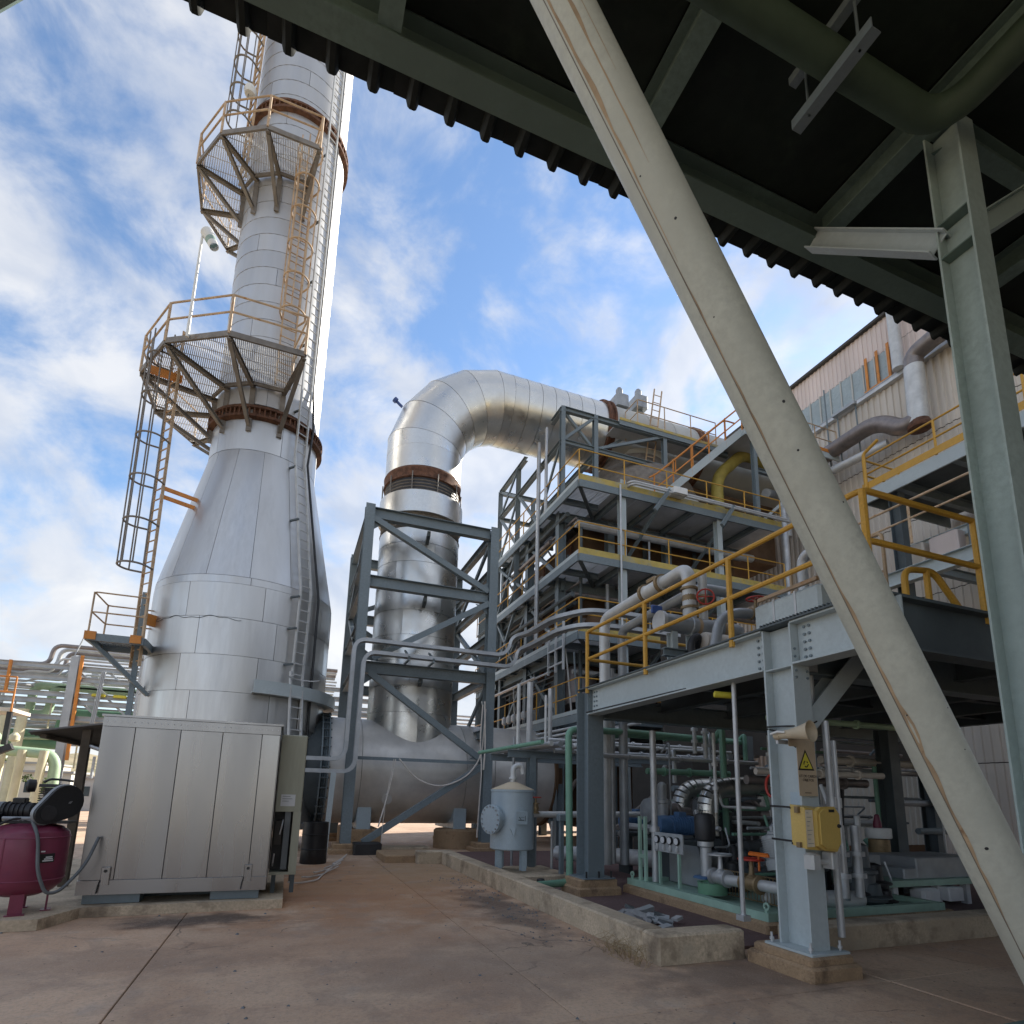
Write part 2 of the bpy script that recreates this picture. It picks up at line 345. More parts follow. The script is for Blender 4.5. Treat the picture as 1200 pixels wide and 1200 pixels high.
def fil(pts, r, k=5):
    """round the corners of a polyline"""
    pts = [V(p) for p in pts]; o = [pts[0]]
    for i in range(1, len(pts)-1):
        a, b, c = pts[i-1], pts[i], pts[i+1]; d0 = (a-b); d1 = (c-b)
        q = min(r, d0.length*.49, d1.length*.49); p0 = b+d0.normalized()*q; p1 = b+d1.normalized()*q
        o += [p0.lerp(b, t).lerp(b.lerp(p1, t), t) for t in [j/k for j in range(k+1)]]
    return o+[pts[-1]]
def pipe(pts, r, n=10, bend=None, caps=True): return MB().tube(fil(pts, bend if bend else r*3), r, n, caps)
def flange(p, ax, r, t=.04, n=16, mb=None): return (mb or MB()).lathe([(r, -t/2), (r, t/2)], p, ax, n)
POST = {}
def railing(th, pts, z, m, h=1.05, sp=1.4, pr=.024, rr=.021, toe=None, toe_h=.13, mids=(.52,), skip=()):
    pts = [V((p[0], p[1], z)) for p in pts]; mb = MB()
    for hh in (h,)+tuple(h*q for q in mids): mb.tube(fil([p+V((0, 0, hh)) for p in pts], .09, 3), rr, 8)
    hr = part('handrail', mb, m, th)
    key = (h, pr, m)
    if key not in POST: POST[key] = MB().tube([(0, 0, -.1), (0, 0, h)], pr, 8).mesh('post', m)
    done = []
    for a, b in zip(pts, pts[1:]):
        k = max(1, round((b-a).length/sp))
        for i in range(k+1):
            p = a.lerp(b, i/k)
            if all((p-q).length > .1 for q in done): done.append(p); inst('post', POST[key], hr, p)
    if toe:
        for a, b in zip(pts, pts[1:]):
            d = (b-a).normalized()*.004
            part('toe_plate', MB().beam(a+d+V((0, 0, toe_h/2)), b-d+V((0, 0, toe_h/2)), .012, toe_h), toe, th)
    return hr
def grate(mb, poly, z, sp=.07, wd=.028, h=.03, along='y', cross=.6):
    """bearing bars clipped to a convex polygon (list of xy)"""
    for ax, s_, w_, hh in ((along, sp, wd, h), ('x' if along == 'y' else 'y', cross, .02, h*.8)):
        i, j = (0, 1) if ax == 'y' else (1, 0)
        lo = min(p[i] for p in poly); hi = max(p[i] for p in poly); k = math.ceil(lo/s_)
        while k*s_ < hi:
            c = k*s_; xs = []
            for a, b in zip(poly, poly[1:]+poly[:1]):
                if (a[i]-c)*(b[i]-c) < 0: t = (c-a[i])/(b[i]-a[i]); xs.append(a[j]+(b[j]-a[j])*t)
            if len(xs) >= 2:
                p0, p1 = min(xs), max(xs)
                if p1-p0 > .03:
                    A = (c, p0, z-h/2) if ax == 'y' else (p0, c, z-h/2); B = (c, p1, z-h/2) if ax == 'y' else (p1, c, z-h/2)
                    mb.beam(A, B, w_, hh)
            k += 1
    return mb
def text_mesh(s, size, ext=.001):
    cu = bpy.data.curves.new('lettering', 'FONT'); cu.body = s; cu.size = size; cu.extrude = ext; cu.align_x = 'CENTER'; cu.align_y = 'CENTER'
    o = bpy.data.objects.new('lettering', cu); C.objects.link(o); bpy.context.view_layer.update()
    me = bpy.data.meshes.new_from_object(o); bpy.data.objects.remove(o); return me
def bolts(th, name, o, ax, rad, n, r=.022, l=.05, m='dark_iron'):
    o = V(o); ax = V(ax).normalized(); u = V((1, 0, 0)) if abs(ax.x) < .9 else V((0, 1, 0)); u = (u-ax*u.dot(ax)).normalized(); w_ = ax.cross(u); mb = MB()
    for i in range(n):
        a = 2*math.pi*i/n; p = o+(u*math.cos(a)+w_*math.sin(a))*rad; mb.lathe([(r, -l/2), (r, l/2)], p, ax, 6)
    return part(name, mb, m, th, kind='stuff')
# ================================================================= SETTING
struct('ground', MB().box((-900, -300, -.6), (900, 1500, -.05)), 'earth')
yd = struct('yard_pavement', MB().box((-17.1, -8, -.3), (40, 44, -.035)), 'concrete')
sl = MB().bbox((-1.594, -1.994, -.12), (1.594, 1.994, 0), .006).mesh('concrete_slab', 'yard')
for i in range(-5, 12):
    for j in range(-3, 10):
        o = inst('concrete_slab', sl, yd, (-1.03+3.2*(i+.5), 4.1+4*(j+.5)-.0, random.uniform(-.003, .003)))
hb = MB(); rr = random.Random(3); n = 40; prv = None
vs = []
for i in range(n+1):
    x = -700+1500*i/n; h = 16+13*math.sin(i*.55+1)+8*math.sin(i*1.4)+rr.uniform(-2, 2)
    vs += [(x, 420, -1), (x, 520, max(3, h*.6)), (x, 640, max(6, h)), (x, 760, -1)]
hb.add(vs, [(4*i+k, 4*i+4+k, 4*i+5+k, 4*i+1+k) for i in range(n) for k in range(3)])
struct('hills', hb, 'hill')

# ================================================================= CANOPY overhead
cn = thing('canopy', 'dark corrugated steel canopy overhead with green grey beams and slanting round brace', 'canopy', (5.42, 2.72, 0))
def rib_sheet(x0, n, y0, y1, z):
    prof = []
    for k in range(n):
        b = x0+k*.39
        prof += [(b, .045), (b+.125, .045), (b+.145, -.035), (b+.165, -.055), (b+.215, -.055), (b+.235, -.035), (b+.255, .045)]
    prof += [(x0+n*.39+.015, .06)]
    prof = [(a, zz) for a, zz in prof]; m = len(prof)
    top = prof+[(a, zz+.012) for a, zz in reversed(prof)]
    vs = [(a, y0, z+zz) for a, zz in top]+[(a, y1, z+zz) for a, zz in top]; q = len(top)
    fs = [(i, (i+1) % q, q+(i+1) % q, q+i) for i in range(q)]
    fs += [(i, i+1, q-2-i, q-1-i) for i in range(m-1)]+[(q+q-1-i, q+q-2-i, q+i+1, q+i) for i in range(m-1)]
    return MB().add(vs, fs)
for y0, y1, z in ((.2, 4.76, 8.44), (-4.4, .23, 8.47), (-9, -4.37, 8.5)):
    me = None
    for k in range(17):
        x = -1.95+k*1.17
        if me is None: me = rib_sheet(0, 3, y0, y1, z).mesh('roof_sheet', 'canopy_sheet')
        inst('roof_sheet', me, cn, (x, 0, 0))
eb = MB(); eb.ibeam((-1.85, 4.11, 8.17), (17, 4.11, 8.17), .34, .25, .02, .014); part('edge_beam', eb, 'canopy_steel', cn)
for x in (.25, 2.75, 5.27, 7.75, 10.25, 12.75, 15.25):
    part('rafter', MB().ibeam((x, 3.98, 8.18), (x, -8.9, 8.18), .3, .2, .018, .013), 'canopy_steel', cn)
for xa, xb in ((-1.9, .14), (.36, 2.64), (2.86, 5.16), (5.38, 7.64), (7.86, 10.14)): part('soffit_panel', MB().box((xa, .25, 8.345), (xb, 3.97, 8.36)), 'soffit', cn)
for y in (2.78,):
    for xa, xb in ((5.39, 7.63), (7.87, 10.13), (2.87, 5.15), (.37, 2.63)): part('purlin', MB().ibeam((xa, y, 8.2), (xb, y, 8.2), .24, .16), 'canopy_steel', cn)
cb = MB(); cb.ibeam((5.42, 2.72, .02), (5.42, 2.72, 8.03), .3, .25, .018, .014, up=(0, 1, 0))
part('column', cb, 'canopy_column', cn)
for z in (6.62, 6.98):
    part('stiffener', MB().box((5.296, 2.59, z), (5.41, 2.85, z+.012)), 'canopy_steel', cn)
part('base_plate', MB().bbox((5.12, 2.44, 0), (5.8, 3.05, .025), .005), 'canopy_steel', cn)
# strut to the edge beam and sloping knee brace beside the column
part('knee_brace', MB().ibeam((5.33, 2.86, 6.82), (5.14, 4.02, 7.99), .2, .16, .014, .012), 'steel_light', cn)
part('knee_brace', MB().ibeam((5.55, 2.72, 6.9), (7.0, 2.55, 8.1), .2, .16, .014, .012), 'canopy_column', cn)
part('wind_brace', MB().angle((5.4, 2.8, 7.96), (7.7, 4.0, 7.96), .14), 'canopy_steel', cn)
# slanting round brace: foot at the column base, top far left under the roof
pb = MB().tube([V((4.87, 2.4, .04)).lerp(V((.14, 2.4, 8.0)), t) for t in (0, .25, .5, .75, 1)], .155, 40)
part('round_brace', pb, 'canopy_pipe', cn, 'slanting cream painted round steel brace with rust streaks')
part('brace_foot', MB().bbox((4.55, 2.1, 0), (5.1, 2.7, .05), .01), 'canopy_steel', cn)
wl = MB(); st_ = MB(); ch_ = MB(); rb_ = random.Random(8)
B0, B1 = V((4.87, 2.4, .04)), V((.14, 2.4, 8.0)); bd_ = (B1-B0).normalized(); bn_ = V((-bd_.z, 0, bd_.x)); bv = V((0, -1, 0))
bp_ = lambda t, th, r: B0.lerp(B1, t)+(bn_*math.cos(R(th))+bv*math.sin(R(th)))*r
wl.tube([bp_(t/12, 2, .1548) for t in range(13)], .0035, 5)
part('weld_seam', wl, 'bracket', cn)
def stain(t0, t1, wmax, th0, ph):
    q = []; n_ = 40
    for i in range(n_+1):
        f = i/n_; w_ = wmax*math.sin(math.pi*f)*(.35+.65*abs(math.sin(f*9+ph)*math.cos(f*23+ph)))+.4
        q += [bp_(t0+(t1-t0)*f, th0, .1558), bp_(t0+(t1-t0)*f, th0+w_, .1558)]
    st_.add(q, [(2*i, 2*i+1, 2*i+3, 2*i+2) for i in range(n_)])
stain(.10, .40, 15, 2.5, 0); stain(.40, .62, 5, 2.5, 1); stain(.60, .97, 13, 8, 2); stain(.02, .1, 9, 2.5, 3); stain(.66, .93, 9, 44, 4); stain(.72, .98, 5, 68, 1.5)
part('rust_stain', st_, 'stain', cn)
for _ in range(12):
    t, th = rb_.uniform(.08, .9), rb_.uniform(10, 105); c = bp_(t, th, .155); nrm = (c-B0.lerp(B1, t)).normalized(); ch_.lathe([(rb_.uniform(.004, .011), 0), (.003, .0015)], c, nrm, 7)
part('paint_chips', ch_, 'dark_iron', cn)
part('roof_edge_rod', MB().tube([(-1.7, 4.22, 8.35), (-3.9, 5.9, 8.12)], .085, 10), 'canopy_steel', cn)  # rod added in place of another roof's edge at upper left
for k in range(5): part('unseen_side_blocker', MB().box((16.9, -8.9+2*k, 0), (17.0, -6.92+2*k, 8.0)), 'steel_dark', cn)  # unseen wall added to block light from the right
for k in range(6): part('unseen_rear_blocker', MB().box((5.0+2*k, -9.1, 0), (6.98+2*k, -9.0, 8.0)), 'steel_dark', cn)  # out of view, put in to darken faces turned to the rear
for k in range(5): part('unseen_bay_blocker', MB().box((8.4, -8.9+2*k, 0), (8.5, -6.92+2*k, 8.0)), 'steel_dark', cn)  # another added light blocker, unseen to the right behind the camera
# pipe slung under the canopy
pt = MB().tube(fil([(2.2, 2.6, 7.72), (5.04, 2.6, 7.72), (5.04, 1.2, 7.74), (5.04, -6, 7.85)], .35, 8), .135, 20)
solo('canopy_pipe', pt, 'canopy_green', 'thick dark green pipe bending at the top of the canopy column', 'pipe', (5.04, 2.6, 7.72))
hg = thing('pipe_hanger', 'square angle iron hanger gripping the dark green pipe under canopy', 'pipe hanger', (3.72, 2.6, 8.0))
for x, y in ((3.72, 2.36), (3.72, 2.84)): part('rod', MB().tube([(x, y, 7.45), (x, y, 8.03)], .012, 6), 'steel', hg)
part('cross_angle', MB().angle((3.72, 2.22, 7.5), (3.72, 2.98, 7.5), .1), 'steel', hg)
part('top_angle', MB().angle((3.72, 2.22, 8.0), (3.72, 2.98, 8.0), .08), 'steel', hg)

# ================================================================= STACK
SX, SY = -1.52, 18.5; RB, RU = 2.42, 1.52
st = thing('flue_stack', 'tall grey metal clad flue stack with conical base, ringed platforms and caged ladders', 'chimney', (SX, SY, 0))
SO = (SX, SY, 0)
core = MB().lathe([(RB-.05, .6), (RB-.05, 6.95), (RU-.05, 11.55), (RU-.05, 38)], SO, (0, 0, 1), 48); part('inner_shell', core, 'steel_dark', st)
def ring(r0, r1, z0, z1, npan, m, a_off=0, nseg=5, lap=.006):
    g = math.degrees(.006/max(r0, r1))
    for k in range(npan):
        a0 = a_off+360*k/npan; mb = MB().arc(SO, r0+lap, r1, z0, z1, a0+g, a0+360/npan-g, nseg)
        part('cladding_panel', mb, m, st)
zs = [2.05, 3.02, 4.0, 4.95, 5.95, 6.88]
for i in range(5): ring(RB, RB, zs[i]+.004, zs[i+1]-.004, 8, 'cladding', 14+(i % 2)*9, 6)
ring(RB-.01, RB-.012, 6.884, 7.08, 4, 'cladding', 5, 12)
ring(RB-.02, RU+.02, 7.09, 11.25, 14, 'cladding', 4, 4)
ring(RU+.02, RU+.02, 11.26, 12.22, 5, 'cladding', 20, 9)
z = 12.75
hts = [.72]+[.62]*30; k = 0
while z < 33:
    h_ = .62 if z > 13.9 else 1.15
    ring(RU, RU, z+.003, z+h_-.004, 3, 'cladding_upper', (k*47) % 120, 14, .009); z += h_; k += 1
fl = MB().lathe([(RU+.02, 12.22), (RU+.17, 12.26), (RU+.17, 12.34), (RU+.06, 12.36), (RU+.06, 12.52), (RU+.17, 12.54), (RU+.17, 12.62), (RU+.02, 12.66)], SO, (0, 0, 1), 48, False)
part('flange_joint', fl, 'rust', st, 'rusty bolted flange ring at the neck')
bolts(st, 'flange_bolts', (SX, SY, 12.44), (0, 0, 1), RU+.125, 72, .026, .2, 'rust')
fl2 = MB().lathe([(RU, 23.6), (RU+.14, 23.64), (RU+.14, 23.72), (RU+.05, 23.74), (RU+.05, 23.9), (RU+.14, 23.92), (RU+.14, 24.0), (RU, 24.04)], SO, (0, 0, 1), 48, False)
part('flange_joint', fl2, 'rust', st); bolts(st, 'flange_bolts', (SX, SY, 23.82), (0, 0, 1), RU+.105, 60, .024, .18, 'rust')
# uneven weld line and access door outline on the base
def arcline(mb, z0, a0, a1, r, wdt=.016, n=24, wob=.0):
    pts = []
    for i in range(n+1):
        a = R(a0+(a1-a0)*i/n); pts.append((SX+math.sin(a)*r, SY-math.cos(a)*r, z0+wob*math.sin(i*.2)+wob*.6*math.sin(i*.47+1)))
    return mb.tube(pts, wdt, 6)
part('sealant_bead', arcline(MB(), 5.92, -72, 2, RB+.006, .007, 90, .03), 'steel_dark', st)
# ring apron above the tank opening, base skirt and tank stub
part('rain_apron', MB().arc(SO, RB+.32, RB+.32, 4.0, 4.34, 12, 150, 26, .06), 'steel_light', st)
ap = MB()
for i in range(26):
    a, b = R(12+138*i/26), R(12+138*(i+1)/26); P = lambda q, r, z: (SX+math.sin(q)*r, SY-math.cos(q)*r, z)
    ap.add([P(a, RB-.02, 4.02), P(b, RB-.02, 4.02), P(b, RB+.3, 4.02), P(a, RB+.3, 4.02), P(a, RB-.02, 4.05), P(b, RB-.02, 4.05), P(b, RB+.3, 4.05), P(a, RB+.3, 4.05)], [(0, 1, 2, 3), (7, 6, 5, 4), (0, 3, 7, 4), (1, 5, 6, 2), (2, 6, 7, 3), (0, 4, 5, 1)])
part('apron_plate', ap, 'steel_light', st)
part('skirt', MB().lathe([(RB+.1, .55), (RB+.1, .7), (RB-.02, .72), (RB-.02, 2.05)], SO, (0, 0, 1), 48), 'cladding', st)
part('inspection_flap', MB().arc(SO, RB+.06, RB+.05, 3.2, 5.0, 44, 62, 4, .03), 'cladding', st)
# platforms
def sp(a, r, z): return V((SX+math.sin(R(a))*r, SY-math.cos(R(a))*r, z))
def stack_platform(z, rp, angs, rail_m, rail_h, ri=None, edge_h=.16, skip_rail=False, low=1.45):
    ri = ri or RU+.12
    plate = thing_parent = st
    dk = MB()
    for a, b in zip(angs, angs[1:]):
        q = [sp(a, ri, z), sp(a, rp, z), sp(b, rp, z), sp(b, ri, z)]; grate(dk, [(p.x, p.y) for p in q], z-.01, .05, .024, .014, 'y', .4)
    d = part('platform_grating', dk, 'grating', st)
    for a, b in zip(angs, angs[1:]):
        part('edge_channel', MB().beam(sp(a, rp, z-.05), sp(b, rp, z-.05), .06, edge_h), 'bracket', st)
        part('inner_channel', MB().beam(sp(a, ri+.03, z-.07), sp(b, ri+.03, z-.07), .06, .12), 'bracket', st)
    for a in angs:
        part('bracket_beam', MB().ibeam(sp(a, RU-.02, z-.13), sp(a, rp+.02, z-.13), .14, .1), 'bracket', st)
        mb = MB(); mb.ibeam(sp(a, rp-.1, z-.2), sp(a, RU-.02, z-low), .11, .1); part('bracket_strut', mb, 'bracket', st)
        part('bracket_post', MB().box(*[tuple(x) for x in ((-.06, -.06, 0), (.06, .06, .01))]) if False else MB().beam(sp(a, RU+.05, z-low-.12), sp(a, RU+.05, z-.2), .14, .06), 'bracket', st)
    pts = [(sp(a, rp+.02, z).x, sp(a, rp+.02, z).y) for a in angs]
    e = sp(angs[-1]+1, ri+.5, z); pts.append((e.x, e.y))
    railing(st, pts, z+.04, rail_m, rail_h, 9, .036, .028)
stack_platform(13.4, 3.52, [-135, -106, -76, -46, -15, 16], 'rail_tan', 1.08)
stack_platform(21.0, 2.96, [-132, -103, -72, -43, -14, 15], 'rail_tan', 1.08, low=1.3)
# ladders
RUNG = {}
def ladder(th, base, top, wdt, out, m='rail_orange', cage=None, cage_r=.38, rung_sp=.3, nm='ladder', cage_m=None, sr=.028, hoop_sp=1.15, cage_open=.0):
    base, top = V(base), V(top); d = (top-base).normalized(); out = V(out).normalized(); side = d.cross(out).normalized()
    mb = MB(); mb.beam(base-side*wdt/2, top-side*wdt/2, .04, .07, out); mb.beam(base+side*wdt/2, top+side*wdt/2, .04, .07, out)
    ld = part(nm, mb, m, th); key = (wdt, m)
    if key not in RUNG: RUNG[key] = MB().tube([(-wdt/2, 0, 0), (wdt/2, 0, 0)], .02, 6).mesh('rung', m)
    n = int((top-base).length/rung_sp); rz = math.atan2(side.y, side.x)
    for i in range(n): inst('rung', RUNG[key], ld, base+d*(rung_sp*(i+.5)), rz)
    if cage:
        z0, z1 = cage; cm = cage_m or m; cpts = []
        def hoop(c, n=18, frac=1.0):
            pts = []
            for i in range(n+1):
                a = -math.pi*.5+(math.pi)*i/n; a *= 1.32
                pts.append(c+out*(cage_r*1.0+math.cos(a)*cage_r)+side*math.sin(a)*cage_r)
            return [c+side*(-wdt/2-.02)]+pts+[c+side*(wdt/2+.02)]
        h = z0
        while h <= z1+.01:
            c = base+d*((h-base.z)/d.z); q = hoop(c)
            part('cage_hoop', MB().tube(q, .028, 6), cm, th); h += hoop_sp
        a0, a1 = base+d*((z0-base.z)/d.z), base+d*((z1-base.z)/d.z)
        for a in (-100, -60, -20, 20, 60, 100):
            o = out*(cage_r+math.cos(R(a))*cage_r)+side*math.sin(R(a))*cage_r
            part('cage_bar', MB().beam(a0+o, a1+o, .036, .025, out), cm, th)
    return ld
# long ladder up the right of the stack, following the cone
AZ = 37; o3 = V((math.sin(R(AZ)), -math.cos(R(AZ)), 0))
P = [sp(AZ, RB+.62, 2.15), sp(AZ, RB+.22, 4.9), sp(AZ, RB+.22, 7.0), sp(AZ, RU+.25, 11.4), sp(AZ, RU+.25, 33)]
ladder(st, sp(AZ-2, RB+.55, 2.1), sp(AZ-1, RB+.22, 4.7), .38, o3, 'pipe_white')
ladder(st, sp(AZ, RB+.2, 4.5), P[2], .34, o3, 'pipe_white')
ladder(st, P[2], P[3], .34, o3, 'pipe_white'); ladder(st, P[3], P[4], .34, o3, 'pipe_white')
for zz, rad in ((4.9, RB), (5.9, RB), (6.8, RB), (9.2, 2.0), (11.0, RU+.08), (12.9, RU), (15.2, RU), (17.5, RU), (19.8, RU), (22.5, RU)):
    part('ladder_bracket', MB().beam(sp(AZ-7, rad-.05, zz), sp(AZ-5, rad+.28, zz), .05, .05), 'steel_dark', st)
part('ladder_hoop', MB().tube([sp(AZ-2, RB+.3, 4.5)+V((math.cos(R(AZ))*math.sin(t)*.42, math.sin(R(AZ))*math.sin(t)*.42, 0))+o3*(.35-math.cos(t)*.35) for t in [x*.45-1.8+math.pi*0 for x in range(9)]], .016, 6), 'galv', st)
cbm = MB().tube([sp(52, RB+.1, 2.0), sp(52, RB+.06, 7.0), sp(52, RU+.12, 11.4), sp(52, RU+.2, 12.6), sp(52, RU+.06, 14), sp(52, RU+.05, 33)], .035, 6)
part('conductor_cable', cbm, 'black', st)
# orange caged ladder between the two platforms, another above
A2 = 13; o2 = V((math.sin(R(A2)), -math.cos(R(A2)), 0))
ladder(st, sp(A2, RU+.22, 13.4), sp(A2, RU+.22, 22.1), .42, o2, 'rail_tan', (15.6, 21.9), .36, cage_m='rail_tan', hoop_sp=1.2)
A3 = -62; o4 = V((math.sin(R(A3)), -math.cos(R(A3)), 0))
ladder(st, sp(A3, RU+.22, 21.0), sp(A3, RU+.22, 31), .42, o4, 'rail_tan', (23, 31), .36, cage_m='bracket')
# free-standing left ladder from the small landing to the lower platform
ladder(st, (-3.86, 17.05, 4.6), (-3.98, 17.05, 14.4), .42, (-.78, -.62, 0), 'rail_tan', (7.2, 14.0), .36, cage_m='bracket', hoop_sp=1.22)
for z_ in (9.35, 9.6): part('ladder_tie', MB().beam((-3.86, 17.0, z_), (-3.0, 17.4, z_-.02), .06, .1), 'rail_orange', st)
part('ladder_tie', MB().beam((-3.8, 17.05, 5.9), (-3.45, 17.4, 5.9), .1, .3), 'rail_orange', st)
part('ladder_collar', MB().beam((-4.5, 16.85, 12.95), (-3.75, 17.0, 12.95), .08, .22), 'rail_orange', st)
lp = MB(); grate(lp, [(-4.75, 16.35), (-3.6, 16.35), (-3.6, 17.5), (-4.75, 17.5)], 5.2, .06)
part('landing_grating', lp, 'steel', st)
for a, b in (((-4.78, 16.32), (-3.58, 16.32)), ((-4.78, 17.53), (-3.58, 17.53)), ((-4.78, 16.33), (-4.78, 17.52)), ((-3.58, 16.33), (-3.58, 17.52))):
    part('landing_beam', MB().beam((*a, 5.12), (*b, 5.12), .07, .18), 'steel', st)
railing(st, [(-3.62, 16.33), (-4.76, 16.33), (-4.76, 17.5), (-3.62, 17.5)], 5.2, 'rail_tan', 1.05, 1.2, .022, .02)
part('landing_strut', MB().beam((-4.72, 16.4, 5.05), (-3.5, 17.1, 3.9), .09, .09), 'steel', st)
part('landing_strut', MB().beam((-4.72, 17.5, 5.05), (-3.5, 17.3, 3.9), .09, .09), 'steel', st)
part('landing_post', MB().beam((-3.84, 17.05, 2.4), (-3.86, 17.05, 6.6), .12, .09), 'steel', st)
for p in ((-4.7, 16.32, 5.13), (-3.75, 16.31, 5.13)): part('corner_plate', MB().box((p[0]-.12, p[1]-.06, p[2]-.08), (p[0]+.12, p[1]+.0, p[2]+.12)), 'rail_orange', st)
# windsock on the lower platform
ws = thing('windsock', 'small green and white windsock on a thin pole above the lower stack platform', 'windsock', tuple(sp(-34, 3.5, 13.3)))
b = sp(-34, 3.5, 13.3); t = b+V((0, 0, 3.45))
part('pole', MB().tube([b, t], [.045, .03], 8), 'white_paint', ws)
for k, m in enumerate(('white_paint', 'white_paint', 'flag_green', 'white_paint')):
    f0, f1 = k/4, (k+1)/4; d = V((.24, -.1, -.42)); hd = t+V((.1, 0, -.1))
    part('sock_band', MB().tube([hd+d*f0+V((0, 0, -.06*f0*f0)), hd+d*f1+V((0, 0, -.06*f1*f1))], [.17-.05*f0, .17-.05*f1], 14, False), m, ws)
part('lamp', MB().lathe([(.02, 0), (.16, .05), (.2, .2), (.16, .33), (.03, .38)], tuple(sp(-52, RU+.5, 23.9)), (0, 0, 1), 14), 'white_paint', st)

# ================================================================= HOUSING BOX in front of the stack
hx0, hx1, hy, hz0, hz1 = -2.30, -.12, 9.08, .30, 2.50
hs_ = thing('steel_housing', 'big brushed stainless steel housing box on skids in front of the stack', 'metal housing', (hx0, hy, .12))
part('frame', MB().box((hx0+.02, hy+.02, hz0), (hx1-.02, 12.8, hz1-.02)), 'steel_dark', hs_)
xs = [hx0, -1.93, -1.39, -.87, -.36, hx1]
for a, b in zip(xs, xs[1:]):
    mb = MB().bbox((a+.003, hy-.03, hz0+.12), (b-.003, hy+.02, hz1-.13), .003); part('front_panel', mb, 'brushed', hs_)
part('top_trim', MB().bbox((hx0-.005, hy-.034, hz1-.127), (hx1+.005, hy+.02, hz1), .004), 'brushed', hs_)
part('bottom_trim', MB().bbox((hx0-.02, hy-.04, hz0-.06), (hx1+.005, hy+.02, hz0+.117), .004), 'brushed', hs_)
for s_, x in (('side_panel', hx1), ('side_panel', hx0)):
    for j in range(4):
        y = hy+.02+j*.93
        part('side_panel', MB().box((x-.02, y+.003, hz0), (x+.006, y+.927, hz1)), 'brushed', hs_)
part('roof_sheet', MB().box((hx0-.03, hy-.04, hz1+.002), (hx1+.03, 12.85, hz1+.03)), 'brushed', hs_)
rv = MB()
for z_ in (hz1-.06,):
    for i in range(28): rv.lathe([(.009, 0), (.009, .006)], (hx0+.04+i*.078, hy-.034, z_), (0, -1, 0), 6)
part('rivets', rv, 'galv', hs_, kind='stuff')
for x in (-2.02, -.36):
    g = part('lifting_lug', MB().bbox((x-.05, hy-.06, .36), (x+.05, hy-.041, .58), .006), 'brushed', hs_)
    part('bolt', MB().lathe([(.02, 0), (.02, .012)], (x, hy-.06, .53), (0, -1, 0), 8), 'black', g)
    part('shackle', MB().tube([(x-.07, hy-.07, .26), (x-.06, hy-.07, .36), (x-.045, hy-.07, .42)], .008, 6), 'dark_iron', g)
for a, b in ((-2.25, -1.62), (-.80, -.2)):
    part('skid', MB().box((a, hy+.02, .125), (b, hy+.3, .29)), 'steel', hs_)
part('skid_rail', MB().box((-2.2, hy+.5, .125), (-.2, hy+.7, .24)), 'steel_dark', hs_)
# concrete pad under housing and compressor
pd = thing('concrete_pad', 'low concrete plinth with stepped corner under compressor and steel housing', 'plinth', (-2.3, 8.3, 0))
mb = MB().prism([(-6.2, 8.25, 0), (-2.42, 8.25, 0), (-2.2, 8.88, 0), (.12, 8.96, 0), (.16, 14.6, 0), (-6.2, 14.6, 0)], (0, 0, .12))
part('slab', mb, 'concrete', pd)
# cabinet on the right of the housing
cb = thing('control_cabinet', 'tall olive grey control cabinet with open lower bay and white label', 'cabinet', (.08, 9.5, .12))
part('body', MB().bbox((-.10, 9.42, 1.28), (.27, 10.6, 2.42), .012), 'cabinet', cb)
part('side_post', MB().box((.16, 9.42, .42), (.27, 10.6, 1.278)), 'cabinet', cb)
part('back_panel', MB().box((-.10, 9.75, .42), (.158, 10.6, 1.278)), 'black', cb)
part('sill', MB().box((-.10, 9.43, .38), (.27, 10.6, .418)), 'cabinet', cb)
part('inner_rail', MB().box((.05, 9.47, .45), (.13, 9.6, 1.276)), 'motor_grey', cb)
part('breaker', MB().bbox((-.08, 9.5, .8), (.03, 9.75, 1.15), .01), 'wall_dark', cb)
part('switch_handle', MB().tube([(-.06, 9.5, .5), (-.06, 9.44, .55), (-.05, 9.44, .68)], .012, 6), 'galv', cb)
part('contact', MB().tube([(0, 9.47, .95), (.02, 9.44, 1.08), (.03, 9.5, 1.16)], .012, 6), 'galv', cb)
lb = part('label_plate', MB().box((-.03, 9.414, 1.36), (.17, 9.419, 1.53)), 'label_white', cb)
for k, (a, b) in enumerate(((-.01, .10), (-.01, .13), (-.01, .08))): part('print_line', MB().box((a, 9.411, 1.50-k*.035), (b, 9.4137, 1.506-k*.035)), 'motor_grey', lb)
for x in (-.06, .2): part('foot', MB().box((x, 9.5, .12), (x+.06, 9.56, .379)), 'steel_dark', cb)
part('foot', MB().box((.2, 10.5, .12), (.26, 10.56, .379)), 'steel_dark', cb)
# lean-to roof left of housing
lt = thing('lean_to_roof', 'dark corrugated sheet lean-to roof left of the steel housing on posts', 'shelter', (-3.4, 11, .12))
def wavy(x0, x1, z0, z1, y0, y1, n=26, amp=.025):
    vs = []
    for i in range(n+1):
        y = y0+(y1-y0)*i/n; dz = amp*math.sin(i*1.57)
        vs += [(x0, y, z0+dz), (x1, y, z1+dz), (x1, y, z1+dz+.012), (x0, y, z0+dz+.012)]
    fs = []
    for i in range(n): k = 4*i; fs += [(k, k+4, k+5, k+1), (k+3, k+2, k+6, k+7), (k, k+3, k+7, k+4), (k+1, k+5, k+6, k+2)]
    return MB().add(vs, fs+[(0, 1, 2, 3), (4*n+3, 4*n+2, 4*n+1, 4*n)])
for j in range(3): part('roof_sheet', wavy(-3.62, -2.2, 2.34, 2.62, 10.6+j*1.02, 11.61+j*1.02), 'shed_sheet', lt)
